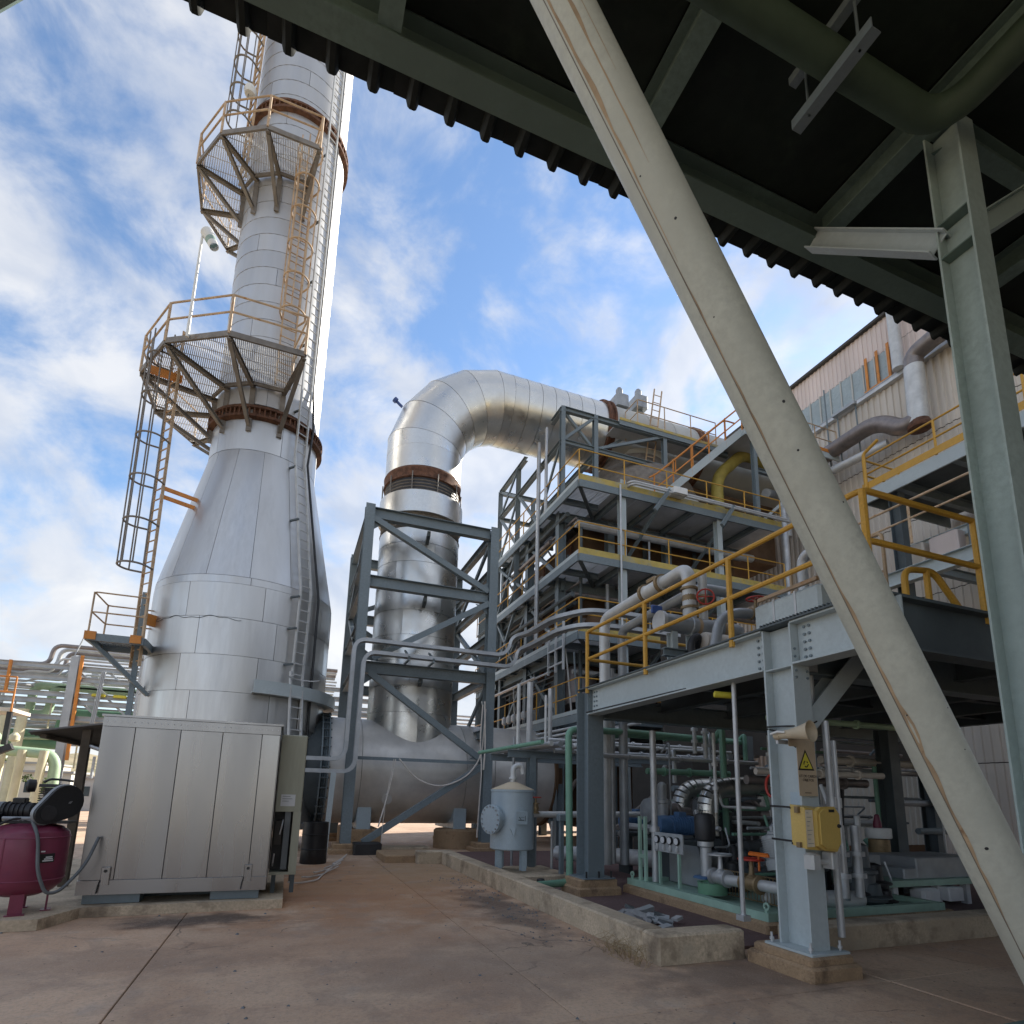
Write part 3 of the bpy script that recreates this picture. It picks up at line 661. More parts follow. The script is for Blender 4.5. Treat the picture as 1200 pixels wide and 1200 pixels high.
for y in (10.75, 13.4):
    part('post', MB().beam((-2.92, y, .12), (-2.92, y, 2.44), .11, .11), 'bark', lt)
    part('strut', MB().tube([(-2.9, y, 2.2), (-2.35, y, 2.02)], .03, 8), 'galv', lt)
part('batten', MB().box((-3.5, 10.7, 2.28), (-3.42, 13.5, 2.335)), 'bark', lt)
part('batten', MB().box((-2.5, 10.7, 2.47), (-2.42, 13.5, 2.525)), 'bark', lt)

# ================================================================= COMPRESSOR
cp = thing('air_compressor', 'maroon upright air compressor tank with black motor, pump and belt guard on top', 'compressor', (-2.79, 8.78, .12))
cx_, cy_ = -2.80, 8.78
prof = [(.02, .30), (.18, .31), (.31, .36), (.385, .44), (.405, .50), (.405, .98), (.385, 1.04), (.31, 1.10), (.18, 1.135), (.02, 1.14)]
part('tank', MB().lathe(prof, (cx_, cy_, 0), (0, 0, 1), 40), 'maroon', cp)
for z_ in (.50, .98): part('weld_band', MB().lathe([(.404, z_-.008), (.411, z_), (.404, z_+.008)], (cx_, cy_, 0), (0, 0, 1), 40, False), 'maroon', cp)
a = R(-14); part('weld_seam', MB().beam((cx_+math.sin(a)*.406, cy_-math.cos(a)*.406, .5), (cx_+math.sin(a)*.406, cy_-math.cos(a)*.406, .98), .014, .008), 'maroon', cp)
for a in (15, 105, 195, 285):
    c, s_ = math.cos(R(a-90)), math.sin(R(a-90)); p = V((cx_+c*.27, cy_+s_*.27, 0)); pp = V((-s_, c, 0))
    f = part('foot', MB().beam(p+V((0, 0, .13)), p+V((0, 0, .4)), .13, .02, (c, s_, 0)).beam(p+V((0, 0, .127))-pp*.09, p+V((0, 0, .127))+pp*.09, .1, .012), 'maroon', cp)
part('base_plate', MB().box((cx_-.3, cy_-.16, 1.135), (cx_+.42, cy_+.16, 1.16)), 'dark_iron', cp)
mo = part('motor', MB().lathe([(.04, -.27), (.085, -.265), (.1, -.24), (.1, .1), (.08, .12), (.03, .125)], (cx_-.08, cy_-.05, 1.275), (1, -.15, 0), 20), 'black', cp)
part('fan_cover', MB().lathe([(.06, -.34), (.1, -.325), (.107, -.25), (.107, -.2)], (cx_-.08, cy_-.05, 1.275), (1, -.15, 0), 20), 'motor_grey', mo)
for k in range(10):
    part('fin', MB().lathe([(.113, -.17+k*.025), (.113, -.162+k*.025)], (cx_-.08, cy_-.05, 1.275), (1, -.15, 0), 20), 'black', mo) if k % 2 == 0 else None
part('terminal_box', MB().bbox((cx_-.2, cy_-.09, 1.37), (cx_-.07, cy_+.03, 1.43), .01), 'black', mo)
pm = part('pump', MB().bbox((cx_+.02, cy_-.02, 1.16), (cx_+.25, cy_+.14, 1.36), .03), 'black', cp)
for k in range(7): part('cooling_fin', MB().bbox((cx_+.03, cy_-.05, 1.365+k*.028), (cx_+.23, cy_+.15, 1.378+k*.028), .004), 'dark_iron', pm)
part('cylinder', MB().lathe([(.075, 0), (.075, .2)], (cx_+.13, cy_+.05, 1.355), (0, 0, 1), 16), 'black', pm)
part('cylinder_head', MB().bbox((cx_+.02, cy_-.05, 1.56), (cx_+.25, cy_+.15, 1.6), .008), 'dark_iron', pm)
part('air_filter', MB().lathe([(.03, 0), (.075, .01), (.08, .08), (.06, .1)], (cx_-.02, cy_+.02, 1.575), (-1, -.3, 0), 18), 'black', pm)
part('head_pipe', MB().tube(fil([(cx_+.05, cy_, 1.615), (cx_+.1, cy_+.02, 1.66), (cx_+.22, cy_+.04, 1.655), (cx_+.34, cy_+.03, 1.64)], .04), .014, 8), 'dark_iron', pm)
# belt guard: two circles hulled, lying in a plane facing right-front
def hull_guard(c0, r0, c1, r1, n=14):
    d = math.atan2(c1[1]-c0[1], c1[0]-c0[0]); dist = math.hypot(c1[0]-c0[0], c1[1]-c0[1]); b = math.acos((r0-r1)/dist); pts = []
    for i in range(n+1):
        t = d+b+(2*math.pi-2*b)*i/n; pts.append((c0[0]+r0*math.cos(t), c0[1]+r0*math.sin(t)))
    for i in range(n+1):
        t = d-b+2*b*i/n; pts.append((c1[0]+r1*math.cos(t), c1[1]+r1*math.sin(t)))
    return pts
gx = V((.66, .75, 0)); gy = V((.75, -.66, 0)); go = V((cx_+.24, cy_-.1, 1.34))
poly = hull_guard((.07, .05), .20, (-.14, -.09), .12)
w3 = lambda q, k=0, s_=1: go+gx*q[0]*s_+V((0, 0, q[1]*s_))+gy*k
gd = part('belt_guard', MB().prism([w3(q) for q in poly], gy*.085), 'black', cp)
rim = MB().tube([w3(q, .012, 1.01) for q in poly], .011, 6, closed=True).tube([w3(q, .03, 1.012) for q in poly], .009, 6, closed=True).tube([w3(q, .045, 1.012) for q in poly], .009, 6, closed=True)
part('guard_rim', rim, 'pipe_grey', gd)
em = part('emblem', MB().beam(w3((.09, .03), .088), w3((.105, .055), .088), .008, .003, gy).beam(w3((.105, .03), .088), w3((.125, .06), .088), .008, .003, gy), 'pipe_grey', gd)
part('pulley', MB().lathe([(.09, .0855), (.09, .092), (.05, .094)], w3((-.12, -.08)), gy, 20), 'dark_iron', gd)
# pressure switch, hose loop and outlet hose
part('pressure_switch', MB().bbox((cx_-.36, cy_-.22, 1.15), (cx_-.25, cy_-.12, 1.25), .01), 'black', cp)
part('gauge', MB().lathe([(.035, 0), (.035, .03)], (cx_-.36, cy_-.25, 1.26), (-.3, -1, .1), 14), 'dark_iron', cp)
hs1 = MB().tube(fil([(cx_-.38, cy_-.2, 1.2), (cx_-.46, cy_-.26, 1.1), (cx_-.4, cy_-.38, 1.04), (cx_-.22, cy_-.4, 1.1), (cx_-.1, cy_-.3, 1.2), (cx_+.08, cy_-.25, 1.2)], .08), .013, 8)
part('hose_loop', hs1, 'black', cp)
part('manifold', MB().tube([(cx_-.2, cy_-.27, 1.2), (cx_+.08, cy_-.27, 1.2)], .02, 8), 'pipe_grey', cp)
lab = part('brand_label', MB().arc((cx_, cy_, 0), .4105, .4105, .70, .80, 34, 58, 6, .003), 'black', cp)
for k in range(3): part('swoosh', MB().arc((cx_, cy_, 0), .4125, .4125, .715+.02*k, .728+.02*k, 40+k*2, 56-k, 4, .002), 'label_white', lab)
part('brand_tick', MB().arc((cx_, cy_, 0), .412, .412, .82, .835, 36, 42, 2, .002), 'label_white', lab)
lab2 = part('rating_label', MB().arc((cx_, cy_, 0), .4105, .4105, .66, .73, -50, -36, 4, .003), 'label_white', cp)
part('print_line', MB().arc((cx_, cy_, 0), .412, .412, .685, .705, -49, -40, 3, .002), 'motor_grey', lab2)
hz_ = MB().tube(fil([(cx_+.08, cy_-.28, 1.2), (cx_+.2, cy_-.36, 1.0), (cx_+.26, cy_-.4, .6), (cx_+.36, cy_-.36, .36), (cx_+.46, cy_-.28, .37), (cx_+.62, cy_-.05, .62), (cx_+.66, cy_+.2, .95)], .2), .019, 8)
solo('air_hose', hz_, 'motor_grey', 'grey rubber air hose drooping from compressor to the steel housing', 'hose', (cx_+.36, cy_-.36, .36))
solo('plastic_bottle', MB().tube([(cx_-.34, cy_-.3, .15), (cx_-.25, cy_-.42, .2), (cx_-.12, cy_-.46, .27)], [.05, .045, .03], 10), 'cable_white', 'crumpled pale plastic bottle lying under the maroon compressor', 'bottle', (cx_-.25, cy_-.4, .15))
# ================================================================= TANK / DUCT / FRAME
DX, DY = 3.56, 18.5; RD = 1.33; RE = 1.29; RT = 1.58; TZ = 2.24
tk = thing('flue_duct', 'large shiny clad flue duct rising from horizontal drum and bending over to the boiler structure', 'duct', (DX, DY, 0))
# horizontal drum in cladding sections along X
xs = [1.05, 2.0, 5.1, 6.0, 7.0, 8.05]
for a, b in zip(xs, xs[1:]):
    part('drum_section', MB().lathe([(RT-.04, a), (RT, a), (RT-.006, b-.012), (RT-.04, b-.012)], (0, DY, TZ), (1, 0, 0), 56, False), 'tank_clad', tk)
part('drum_core', MB().lathe([(.02, .0), (RT-.05, .0), (RT-.05, 8.0), (RT-.2, 8.35), (.02, 8.5)], (0, DY, TZ), (1, 0, 0), 40), 'steel_dark', tk)
part('drum_end', MB().lathe([(RT-.02, 8.0), (RT+.06, 8.02), (RT+.06, 8.12), (RT-.1, 8.14), (RT-.1, 8.5), (.05, 8.55)], (0, DY, TZ), (1, 0, 0), 48), 'casing', tk)
part('expansion_joint', MB().lathe([(RT+.12, .86), (RT+.12, .9), (RT-.02, .91), (RT+.05, .95), (RT-.02, .99), (RT+.05, 1.03), (RT-.02, 1.05), (RT+.12, 1.06), (RT+.12, 1.1)], (0, DY, TZ), (1, 0, 0), 48, False), 'steel', tk)
bolts(tk, 'joint_bolts', (.98, DY, TZ), (1, 0, 0), RT+.09, 36, .025, .3, 'steel_dark')
part('drum_nozzle', MB().lathe([(.09, 0), (.09, .22), (.15, .22), (.15, .27), (.03, .275)], (2.75, DY-1.3, 1.45), (0, -1, -.2), 16), 'tank_clad', tk)
for x in (2.2, 5.05):
    part('saddle', MB().bbox((x-.2, DY-1.15, .55), (x+.2, DY+1.15, 1.45), .02), 'vessel', tk)
bands = [(2.2, 3.98), (3.98, 4.8), (4.8, 5.6), (5.6, 6.4), (6.4, 7.2), (7.2, 8.0), (8.0, 8.8), (8.8, 9.45), (9.45, 9.95)]
for i, (a, b) in enumerate(bands):
    for k in range(3):
        a0 = (i*53) % 120+120*k; g = .15
        part('duct_panel', MB().arc((DX, DY, 0), RD+.007, RD, a+.004, b-.003, a0+g, a0+120-g, 14, .03), 'cladding_duct', tk)
part('duct_core', MB().lathe([(RD-.06, 2.5), (RD-.06, 12.9)], (DX, DY, 0), (0, 0, 1), 48), 'dark_iron', tk)
o = (DX, DY, 0)
part('bellows', MB().lathe([(RD-.03, 9.95), (RD+.02, 9.97)]+[(RD+(.0 if k % 2 else -.05), 10.0+k*.055) for k in range(9)]+[(RD-.03, 10.5)], o, (0, 0, 1), 48, False), 'bellows', tk)
part('cover_band', MB().lathe([(RE-.05, 10.46), (RD+.09, 10.47), (RD+.08, 11.22), (RE-.05, 11.23)], o, (0, 0, 1), 56, False), 'cladding_duct', tk)
part('bellows', MB().lathe([(RE-.05, 11.2)]+[(RE+(.0 if k % 2 else -.05), 11.25+k*.055) for k in range(9)]+[(RE-.04, 11.74)], o, (0, 0, 1), 48, False), 'bellows', tk)
part('rust_ring', MB().lathe([(RE-.05, 11.72), (RE+.04, 11.75), (RE+.02, 11.9), (RE+.04, 12.08), (RE+.0, 12.15), (RE-.05, 12.15)], o, (0, 0, 1), 56, False), 'rust', tk)
for k in range(10): part('tie_rod', MB().tube([sp_ := V((DX+math.sin(R(36*k+10))*(RE+.06), DY-math.cos(R(36*k+10))*(RE+.06), 11.15)), sp_+V((0, 0, .75))], .02, 6), 'bracket', tk)
part('elbow_skirt', MB().lathe([(RE+.004, 12.152), (RE+.004, 12.95)], o, (0, 0, 1), 56, False), 'cladding_duct', tk)
# mitred elbow: bend radius 3.0 in the XZ plane, then horizontal run
BR = 2.9; EC = (DX+BR, 12.95); NM = 5; seg = 90/NM
def mitre(i):
    """ring of points in the mitre plane i (0..NM): plane through bend centre at angle"""
    ang = R(180-seg*i); pts = []
    for j in range(48):
        t = 2*math.pi*j/48; yy = math.sin(t)*RE; q = BR-math.cos(t)*0+0
        pts.append((t, yy, ang))
    return pts
def mitre_ring(ang_deg, r=RE, n=48):
    a = R(180-ang_deg); k = 1/math.cos(R(seg/2)) if 0 < ang_deg < 90 else 1
    rr = []
    for j in range(n):
        t = 2*math.pi*j/n; rad = BR*k+r*math.cos(t)*k; rr.append(V((EC[0]+rad*math.cos(a), DY+r*math.sin(t), EC[1]+rad*math.sin(a))))
    return rr
angs = [0]+[seg*(i+.5) for i in range(NM)]+[90]
for i in range(len(angs)-1):
    A = mitre_ring(angs[i], RE+.008); B = mitre_ring(angs[i+1], RE); n = 48; A2_ = mitre_ring(angs[i], RE-.04)
    vs = A2_+A+[a.lerp(b, .992) for a, b in zip(A, B)]; fs = []
    for q in (0, 48): fs += [(q+(j+1) % n, q+j, q+48+j, q+48+(j+1) % n) for j in range(n)]
    part('elbow_segment', MB().add(vs, fs), 'cladding_duct', tk)
core_pts = [(DX, DY, 12.5)]+[tuple(sum((V(p) for p in mitre_ring(a, .01)), V())/48) for a in angs]+[(16.5, DY, EC[1]+BR)]
part('elbow_core', MB().tube(core_pts, RE-.07, 32), 'dark_iron', tk)
HZ = EC[1]+BR; x = DX+BR
hx = [x]+[x+.54*k for k in range(1, 7)]+[10.3]
for a, b in zip(hx, hx[1:]):
    part('duct_section', MB().lathe([(RE-.04, a), (RE+.006, a+.002), (RE, b-.01), (RE-.04, b-.008)], (0, DY, HZ), (1, 0, 0), 56, False), 'cladding_duct', tk)
part('rust_flange', MB().lathe([(RE, 10.3), (RE+.1, 10.32), (RE+.1, 10.4), (RE+.02, 10.43), (RE+.02, 10.53), (RE+.1, 10.55), (RE+.1, 10.62), (RE, 10.63)], (0, DY, HZ), (1, 0, 0), 56, False), 'rust', tk)
for a, b in ((10.63, 12.2), (12.2, 13.4), (13.4, 14.6)):
    part('duct_section', MB().lathe([(RE-.05, a), (RE-.02, a+.002), (RE-.03, b-.01), (RE-.06, b-.008)], (0, DY, HZ), (1, 0, 0), 56, False), 'sheet_pale', tk)
part('rust_flange', MB().lathe([(RE-.05, 14.6), (RE+.06, 14.62), (RE+.06, 14.72), (RE, 14.75), (RE+.06, 14.8), (RE+.06, 14.88), (RE-.05, 14.9)], (0, DY, HZ), (1, 0, 0), 48, False), 'rust', tk)
part('duct_section', MB().lathe([(RE-.06, 14.9), (RE-.04, 14.9), (RE-.04, 19.8), (RE-.06, 19.8)], (0, DY, HZ), (1, 0, 0), 48, False), 'sheet_pale', tk)
# drop from the duct to a flared dome on the boiler top
part('down_duct', MB().lathe([(1.3, 15.0), (1.3, 14.0), (1.42, 13.9)], (12.3, DY, 0), (0, 0, 1), 40, False), 'sheet_pale', tk)
part('dome', MB().lathe([(1.3, 14.6), (1.45, 14.2), (1.9, 13.85), (2.3, 13.35), (2.5, 12.8), (2.52, 12.5)], (12.0, DY-.2, 0), (0, 0, 1), 48, False), 'bellows', tk)
part('dome_skirt', MB().lathe([(2.5, 12.5), (2.62, 12.48), (2.75, 12.2), (2.8, 11.6)], (12.0, DY-.2, 0), (0, 0, 1), 48, False), 'sheet_pale', tk)
for k, (x, z) in enumerate(((11.3, 17.3), (12.2, 17.5))):
    part('actuator', MB().bbox((x-.3, DY-.75, z-.28), (x+.25, DY-.1, z+.3), .05).lathe([(.14, 0), (.14, .4), (.08, .5)], (x, DY-.4, z+.25), (0, 0, 1), 12), 'pipe_grey', tk)
    part('actuator_bracket', MB().beam((x, DY-.5, z-.3), (x+.1, DY-.6, z-1.0), .2, .12), 'steel', tk)
part('sensor', MB().lathe([(.05, 0), (.05, .25), (.1, .26), (.1, .36)], (2.62, DY-.3, 14.75), (-1, 0, .8), 12), 'blue_plastic', tk)

fr = thing('duct_frame', 'grey steel braced frame of four columns round the vertical duct', 'steel frame', (3.62, 18.5, 0))
fx0, fx1, fy0, fy1, ft = 1.63, 5.52, 16.4, 20.5, 9.95
for x in (fx0, fx1):
    for y in (fy0, fy1):
        part('column', MB().ibeam((x, y, .25 if y > 17 or x > 3 else .12), (x, y, ft), .32, .27, .02, .012, (0, 1, 0)), 'steel', fr)
for z in (9.72, 7.6, 5.05, 2.35):
    for y in (fy0, fy1):
        part('beam', MB().ibeam((fx0+.12, y, z), (fx1-.12, y, z), .34, .22), 'steel', fr) if z > 3 or y > 17 else part('angle_rail', MB().angle((fx0+.12, y, z+.16), (fx1-.12, y, z+.16), .09), 'steel', fr)
for z in (9.72, 8.5, 7.6, 6.35, 5.05, 3.4):
    for x in (fx0, fx1): part('beam', MB().ibeam((x, fy0+.13, z), (x, fy1-.13, z), .26, .18), 'steel', fr)
def brace(a, b, up=(0, 1, 0), s=.17): part('brace', MB().angle(a, b, s, .014, up), 'steel', fr)
y = fy0-.05
brace((fx0+.1, y, 9.55), (fx1-.15, y, 7.8)); brace((fx1-.1, y, 7.42), (fx0+.35, y, 5.3)); brace((fx0+.3, y, 4.9), (fx1-.12, y, 2.55))
part('brace', MB().beam((fx1-.1, y-.02, 2.45), (fx0+.42, y-.2, .28), .17, .17), 'steel', fr)
for x in (fx0, fx1):
    for (za, zb) in ((9.6, 7.7), (5.2, 7.5), (4.9, 2.5)):
        part('brace', MB().angle((x, fy0+.15, za), (x, fy1-.15, zb), .13, .014, (1, 0, 0)), 'steel', fr)
y = fy1+.02
brace((fx1-.1, y, 9.55), (fx0+.15, y, 7.8)); brace((fx0+.1, y, 7.42), (fx1-.2, y, 5.3)); brace((fx1-.1, y, 4.9), (fx0+.3, y, .6))
for gx_, gz_, a_, b_ in ((fx0+.14, 9.53, .4, -.32), (fx1-.14, 7.83, -.4, .3), (fx1-.14, 7.36, -.4, -.3), (fx0+.14, 5.25, .45, .3), (fx0+.14, 4.85, .42, -.32), (fx1-.14, 2.6, -.42, .3)):
    part('gusset_plate', MB().prism([(gx_, fy0-.042, gz_), (gx_+a_, fy0-.042, gz_), (gx_, fy0-.042, gz_+b_)] if a_*b_ < 0 else [(gx_, fy0-.042, gz_), (gx_, fy0-.042, gz_+b_), (gx_+a_, fy0-.042, gz_)], (0, .012, 0)), 'steel', fr)
for z in (9.45, 7.35, 4.85):
    part('guide_stub', MB().beam((3.45, fy0+.1, z), (3.55, DY-RD+.06, z), .1, .16), 'steel_dark', fr)
for x, y, s in ((fx0, fy0, .42), (fx1, fy0, .42), (fx0, fy1, .42), (fx1, fy1, .42)):
    solo('column_plinth', MB().bbox((x-s, y-s, 0), (x+s, y+s, .12), .02).bbox((x-s+.1, y-s+.1, .12), (x+s-.1, y+s-.1, .25), .02), 'plinth',
        {(fx0, fy0): 'small concrete plinth under the front left leg of the duct frame', (fx1, fy0): 'small concrete plinth under the front right leg of the duct frame', (fx0, fy1): 'small concrete plinth under the rear left leg of the duct frame', (fx1, fy1): 'small concrete plinth under the rear right leg of the duct frame'}[(x, y)], 'plinth', (x, y, 0), 'plinths under the duct frame')
solo('brace_block', MB().bbox((1.8, 15.7, 0), (2.5, 16.25, .3), .03), 'dark_iron', 'dark block under the foot of the long slanting frame brace', 'footing', (2.1, 15.9, 0))
solo('drum_pier', MB().lathe([(.72, 0), (.72, .5), (.66, .56)], (5.05, DY-.85, 0), (0, 0, 1), 14), 'plinth', 'stained round concrete pier under the right saddle of the drum', 'pier', (5.05, DY-.85, 0))
solo('drum_pier', MB().bbox((1.7, DY-1.3, 0), (2.7, DY+1.3, .55), .03), 'plinth', 'square concrete pier under the left saddle of the drum', 'pier', (2.2, DY, 0))
solo('concrete_block', MB().bbox((2.3, 13.9, 0), (3.45, 15.3, .17), .02), 'plinth', 'flat concrete block on the yard in front of the drum', 'block', (2.8, 14.5, 0))
solo('concrete_block', MB().bbox((2.2, 16.6, 0), (4.0, 17.3, .1), .02), 'concrete', 'low concrete strip half hidden below the drum', 'block', (3, 17, 0))
solo('waste_drum', MB().lathe([(.28, 0), (.29, .02), (.28, .3), (.295, .31), (.28, .32), (.28, .62), (.295, .63), (.28, .64), (.28, .9), (.25, .9), (.25, .88)], (.75, 14.2, 0)), 'black', 'black barrel standing behind the control cabinet', 'barrel', (.75, 14.2, 0))
solo('pipe_stanchion', MB().ibeam((1.05, 15.3, 0), (1.12, 15.3, 2.05), .14, .12, .012, .01), 'steel_light', 'thin grey stanchion carrying cable conduits beside the housing', 'post', (1.05, 15.3, 0))
# cable trays: up the frame leg, along the front, S-bend up to the boiler walkway, round its corner
def tray(pts, label, wdt=.2, rr_=.028, org=None, group=None):
    t = thing('cable_tray', label, 'cable tray', tuple(pts[0]), group)
    w2 = wdt/2
    for s_ in (-1, 1): part('side_rail', MB().sweep(pts, [(s_*w2-.018, -.05), (s_*w2+.018, -.05), (s_*w2+.018, .05), (s_*w2-.018, .05)]), 'galv_tray', t)
    part('tray_floor', MB().sweep(pts, [(-w2+.019, -.03), (w2-.019, -.03), (w2-.019, -.02), (-w2+.019, -.02)]), 'galv_tray', t)
    for k in (-.25, .05, .3): part('cable', MB().tube([V(p)+V((0, 0, .0)) + V((0, k*wdt, 0)) for p in pts], .02, 6), 'galv', t)
    return t
U = fil([(.3, 15.95, 2.42), (1.42, 15.95, 2.42), (1.44, 15.97, 5.72), (5.85, 15.97, 5.72), (6.1, 15.9, 6.32), (6.38, 15.35, 6.34), (6.42, 13.6, 6.32), (6.85, 12.62, 6.3), (7.7, 12.5, 6.3), (9.5, 12.5, 6.3)], .35, 6)
Lw = fil([(.3, 15.75, 2.10), (1.66, 15.75, 2.10), (1.70, 15.78, 5.34), (6.0, 15.78, 5.34), (6.25, 15.7, 5.9), (6.4, 15.1, 5.92), (6.42, 13.3, 5.9), (6.75, 12.6, 5.9), (7.5, 12.45, 5.9), (9.5, 12.45, 5.9)], .35, 6)
tray(U, 'upper galvanised cable tray running up the frame and curving round the boiler walkway', group='cable trays along the duct frame')
tray(Lw, 'lower galvanised cable tray running up the frame with stepped bend', group='cable trays along the duct frame')
for k, x in enumerate((2.9, 3.6)):
    part('tray_bracket', MB().beam((x, 15.6, 5.28), (x, fy0-.1, 5.62), .05, .05).beam((x, 15.6, 5.22), (x, fy0-.1, 5.22), .05, .05), 'steel', fr)
cw = MB().tube(fil([(2.9, 16.2, 2.52), (3.4, 16.15, 1.95), (4.1, 16.1, 1.75), (4.9, 16.15, 2.1), (5.3, 16.2, 2.7), (5.38, 16.2, 4.1)], .5), .022, 6)
solo('slack_cable', cw, 'cable_white', 'pale slack cable looping below the frame rail in front of drum', 'cable', (3.4, 16.15, 1.9))
solo('slack_cable', MB().tube(fil([(2.8, 16.2, 2.5), (2.65, 16.1, 1.6), (2.4, 15.9, .7)], .4), .018, 6).tube(fil([(2.75, 16.2, 2.5), (2.6, 16.15, 1.5), (2.52, 16.0, .5), (2.5, 15.9, .02)], .4), .01, 6), 'cable_white', 'pair of thin pale cables hanging straight from the frame rail to the ground', 'cable', (2.6, 16.1, 1))
gl = MB()
for k in range(5):
    pts = [(.2+.22*k*1.0, 10.4+.55*k, .14), (.35+.2*k, 11.0+.7*k, .03), (.7+.15*k, 11.3+.75*k, .03), (.85+.16*k, 12.2+.7*k, .03), (1.2+.1*k, 13.0+.6*k, .06)]
    gl.tube(fil(pts, .4), .015, 6)
solo('loose_cables', gl, 'cable_white', 'tangle of pale loose cables on the ground beside the cabinet', 'cables', (.6, 11.3, .02))

# ================================================================= BOILER STRUCTURE
rc = random.Random(5)
bs = thing('boiler_structure', 'multi storey grey steel boiler structure with yellow railed walkways and brown casing', 'boiler structure', (12, 18.5, 0))
X0, YF, X1, YB = 7.85, 15.0, 16.2, 22.8
DK = [4.0, 6.5, 9.0, 11.5]
for x in (8.2, 10.15, 12.6, 15.4):
    for y in (17.05, 19.8, 22.6):
        if x > 9 and y == 19.8: continue
        part('column', MB().ibeam((x, y, 0), (x, y, 11.38), .28, .26, .018, .012, (0, 1, 0) if x > 9 else (1, 0, 0)), 'steel', bs)
for x in (9.5, 13.4): part('column', MB().ibeam((x, YF+.16, 0), (x, YF+.16, 11.9 if x < 10 else 11.3), .22, .2, .014, .01, (0, 1, 0)), 'steel_light', bs)
part('slim_post', MB().tube([(7.78, 18.1, 6.9), (7.78, 18.1, 15.6)], .075, 12), 'galv', bs)
part('slim_post', MB().tube([(7.86, 17.6, 11.5), (7.86, 17.6, 15.3)], .06, 12), 'galv', bs)
part('casing', MB().box((9.3, 17.5, .6), (16.2, 22.4, 11.2)), 'casing', bs)
for z in (4.9, 7.55, 9.9):
    part('casing_band', MB().box((9.22, 17.42, z), (16.2, 17.496, z+.24)).box((9.21, 17.5, z), (9.296, 22.4, z+.24)), 'pipe_brown', bs)
    for k in range(26):
        if k == 0: rm = MB().bbox((0, 0, 0), (.06, .05, .12), .01).mesh('buckstay_lug', 'dark_iron')
        inst('buckstay_lug', rm, bs, (9.35+k*.26, 17.36, z+.06))
for x in (10.9, 11.8, 14.1): part('casing_stiffener', MB().box((x, 17.38, .7), (x+.16, 17.418, 11.1)), 'steel_dark', bs)
for y in (18.2, 19.1, 20.6, 21.5): part('casing_stiffener', MB().box((9.18, y, .7), (9.208, y+.16, 11.1)), 'rust', bs)
for z in DK:
    ins = 1.35
    # walkways: left and front strips of grating
    if z > 5:
        g1 = MB(); grate(g1, [(X0, YF), (X0+1.35, YF), (X0+1.35, YB), (X0, YB)], z, .08, .035, .03, 'x', .8); part('walkway_grating', g1, 'grating', bs)
    for k in range(7):
        xa = X0+1.37+k*1.0
        part('deck_plate', MB().box((xa, YF+.02, z-.012), (xa+.99, 17.3, z)), 'grating', bs)
    part('edge_channel', MB().beam((X0-.02, YF-.03, z-.13), (X1, YF-.03, z-.13), .06, .24), 'steel', bs)
    part('edge_channel', MB().beam((X0-.03, YF, z-.13), (X0-.03, YB, z-.13), .06, .24), 'steel', bs)
    part('beam', MB().ibeam((8.2, 17.0, z-.33), (16.2, 17.0, z-.33), .36, .22), 'steel', bs)
    part('beam', MB().ibeam((8.2, 17.0, z-.33), (8.2, 22.6, z-.33), .36, .22), 'steel', bs)
    for x in (9.5, 10.9, 12.3, 13.7, 15.1): part('joist', MB().ibeam((x, YF, z-.13), (x, 17.0, z-.13), .2, .12), 'steel', bs)
    for y in (16.2, 17.4, 18.6, 19.8, 21.0, 22.2): part('joist', MB().ibeam((X0, y, z-.13), (9.2, y, z-.13), .2, .12), 'steel', bs)
    part('deck_brace', MB().beam((X0+.05, YF+.05, z-.2), (9.4, 16.9, z-.2), .1, .1), 'steel_dark', bs)
    part('outrigger', MB().beam((10.9, 17, z-1.3), (10.9, YF+.1, z-.25), .1, .1), 'steel', bs); part('outrigger', MB().beam((13.7, 17, z-1.3), (13.7, YF+.1, z-.25), .1, .1), 'steel', bs)
    railing(bs, [(X0, YB), (X0, YF), (X1, YF)], z, 'rail_yellow' if z != 9 else 'rail_yellow', 1.08, 1.55, .022, .02)
    part('toe_plate', MB().beam((X0, YF-.03, z+.1), (X1, YF-.03, z+.1), .012, .2), 'toe_yellow', bs)
    part('toe_plate', MB().beam((X0-.03, YF, z+.07), (X0-.03, YB, z+.07), .012, .12), 'steel_light', bs)
# diagonal bracing of the left face and rear
for za, zb in ((.2, 3.7), (4.1, 6.2), (6.7, 8.7), (9.1, 11.1)):
    part('brace', MB().beam((8.2, 17.2, za), (8.2, 19.7, zb), .12, .12), 'steel', bs); part('brace', MB().beam((8.2, 22.4, za), (8.2, 19.9, zb), .12, .12), 'steel', bs)
# second bay behind, added to block the sky: dark panels, decks and frames
for k in range(6): part('sky_block_panel', MB().box((8.7+1.25*k, 25.6, .4), (9.93+1.25*k, 25.7, 9.2)), 'wall_dark', bs)
for z in (3.6, 6.3, 9.0):
    part('rear_deck', MB().box((7.9, 22.9, z-.04), (15.5, 25.5, z)), 'steel_dark', bs)
    for x in (8.0, 9.6, 11.2): part('beam', MB().ibeam((x, 22.85, z-.2), (x, 25.5, z-.2), .28, .16), 'steel', bs)
    railing(bs, [(7.9, 25.5), (7.9, 22.9)], z, 'rail_tan', 1.05, 1.3, .022, .02)
for x in (8.1, 10.0, 12.0):
    part('column', MB().ibeam((x, 25.4, 0), (x, 25.4, 11.4), .28, .26, .018, .012, (0, 1, 0)), 'steel', bs)
for za, zb in ((.2, 3.5), (3.8, 6.2), (6.5, 8.9)):
    part('brace', MB().beam((8.1, 23.0, za), (8.1, 25.3, zb), .12, .12), 'steel', bs); part('brace', MB().beam((8.15, 25.3, za), (8.15, 23.0, zb), .12, .12), 'steel_dark', bs)
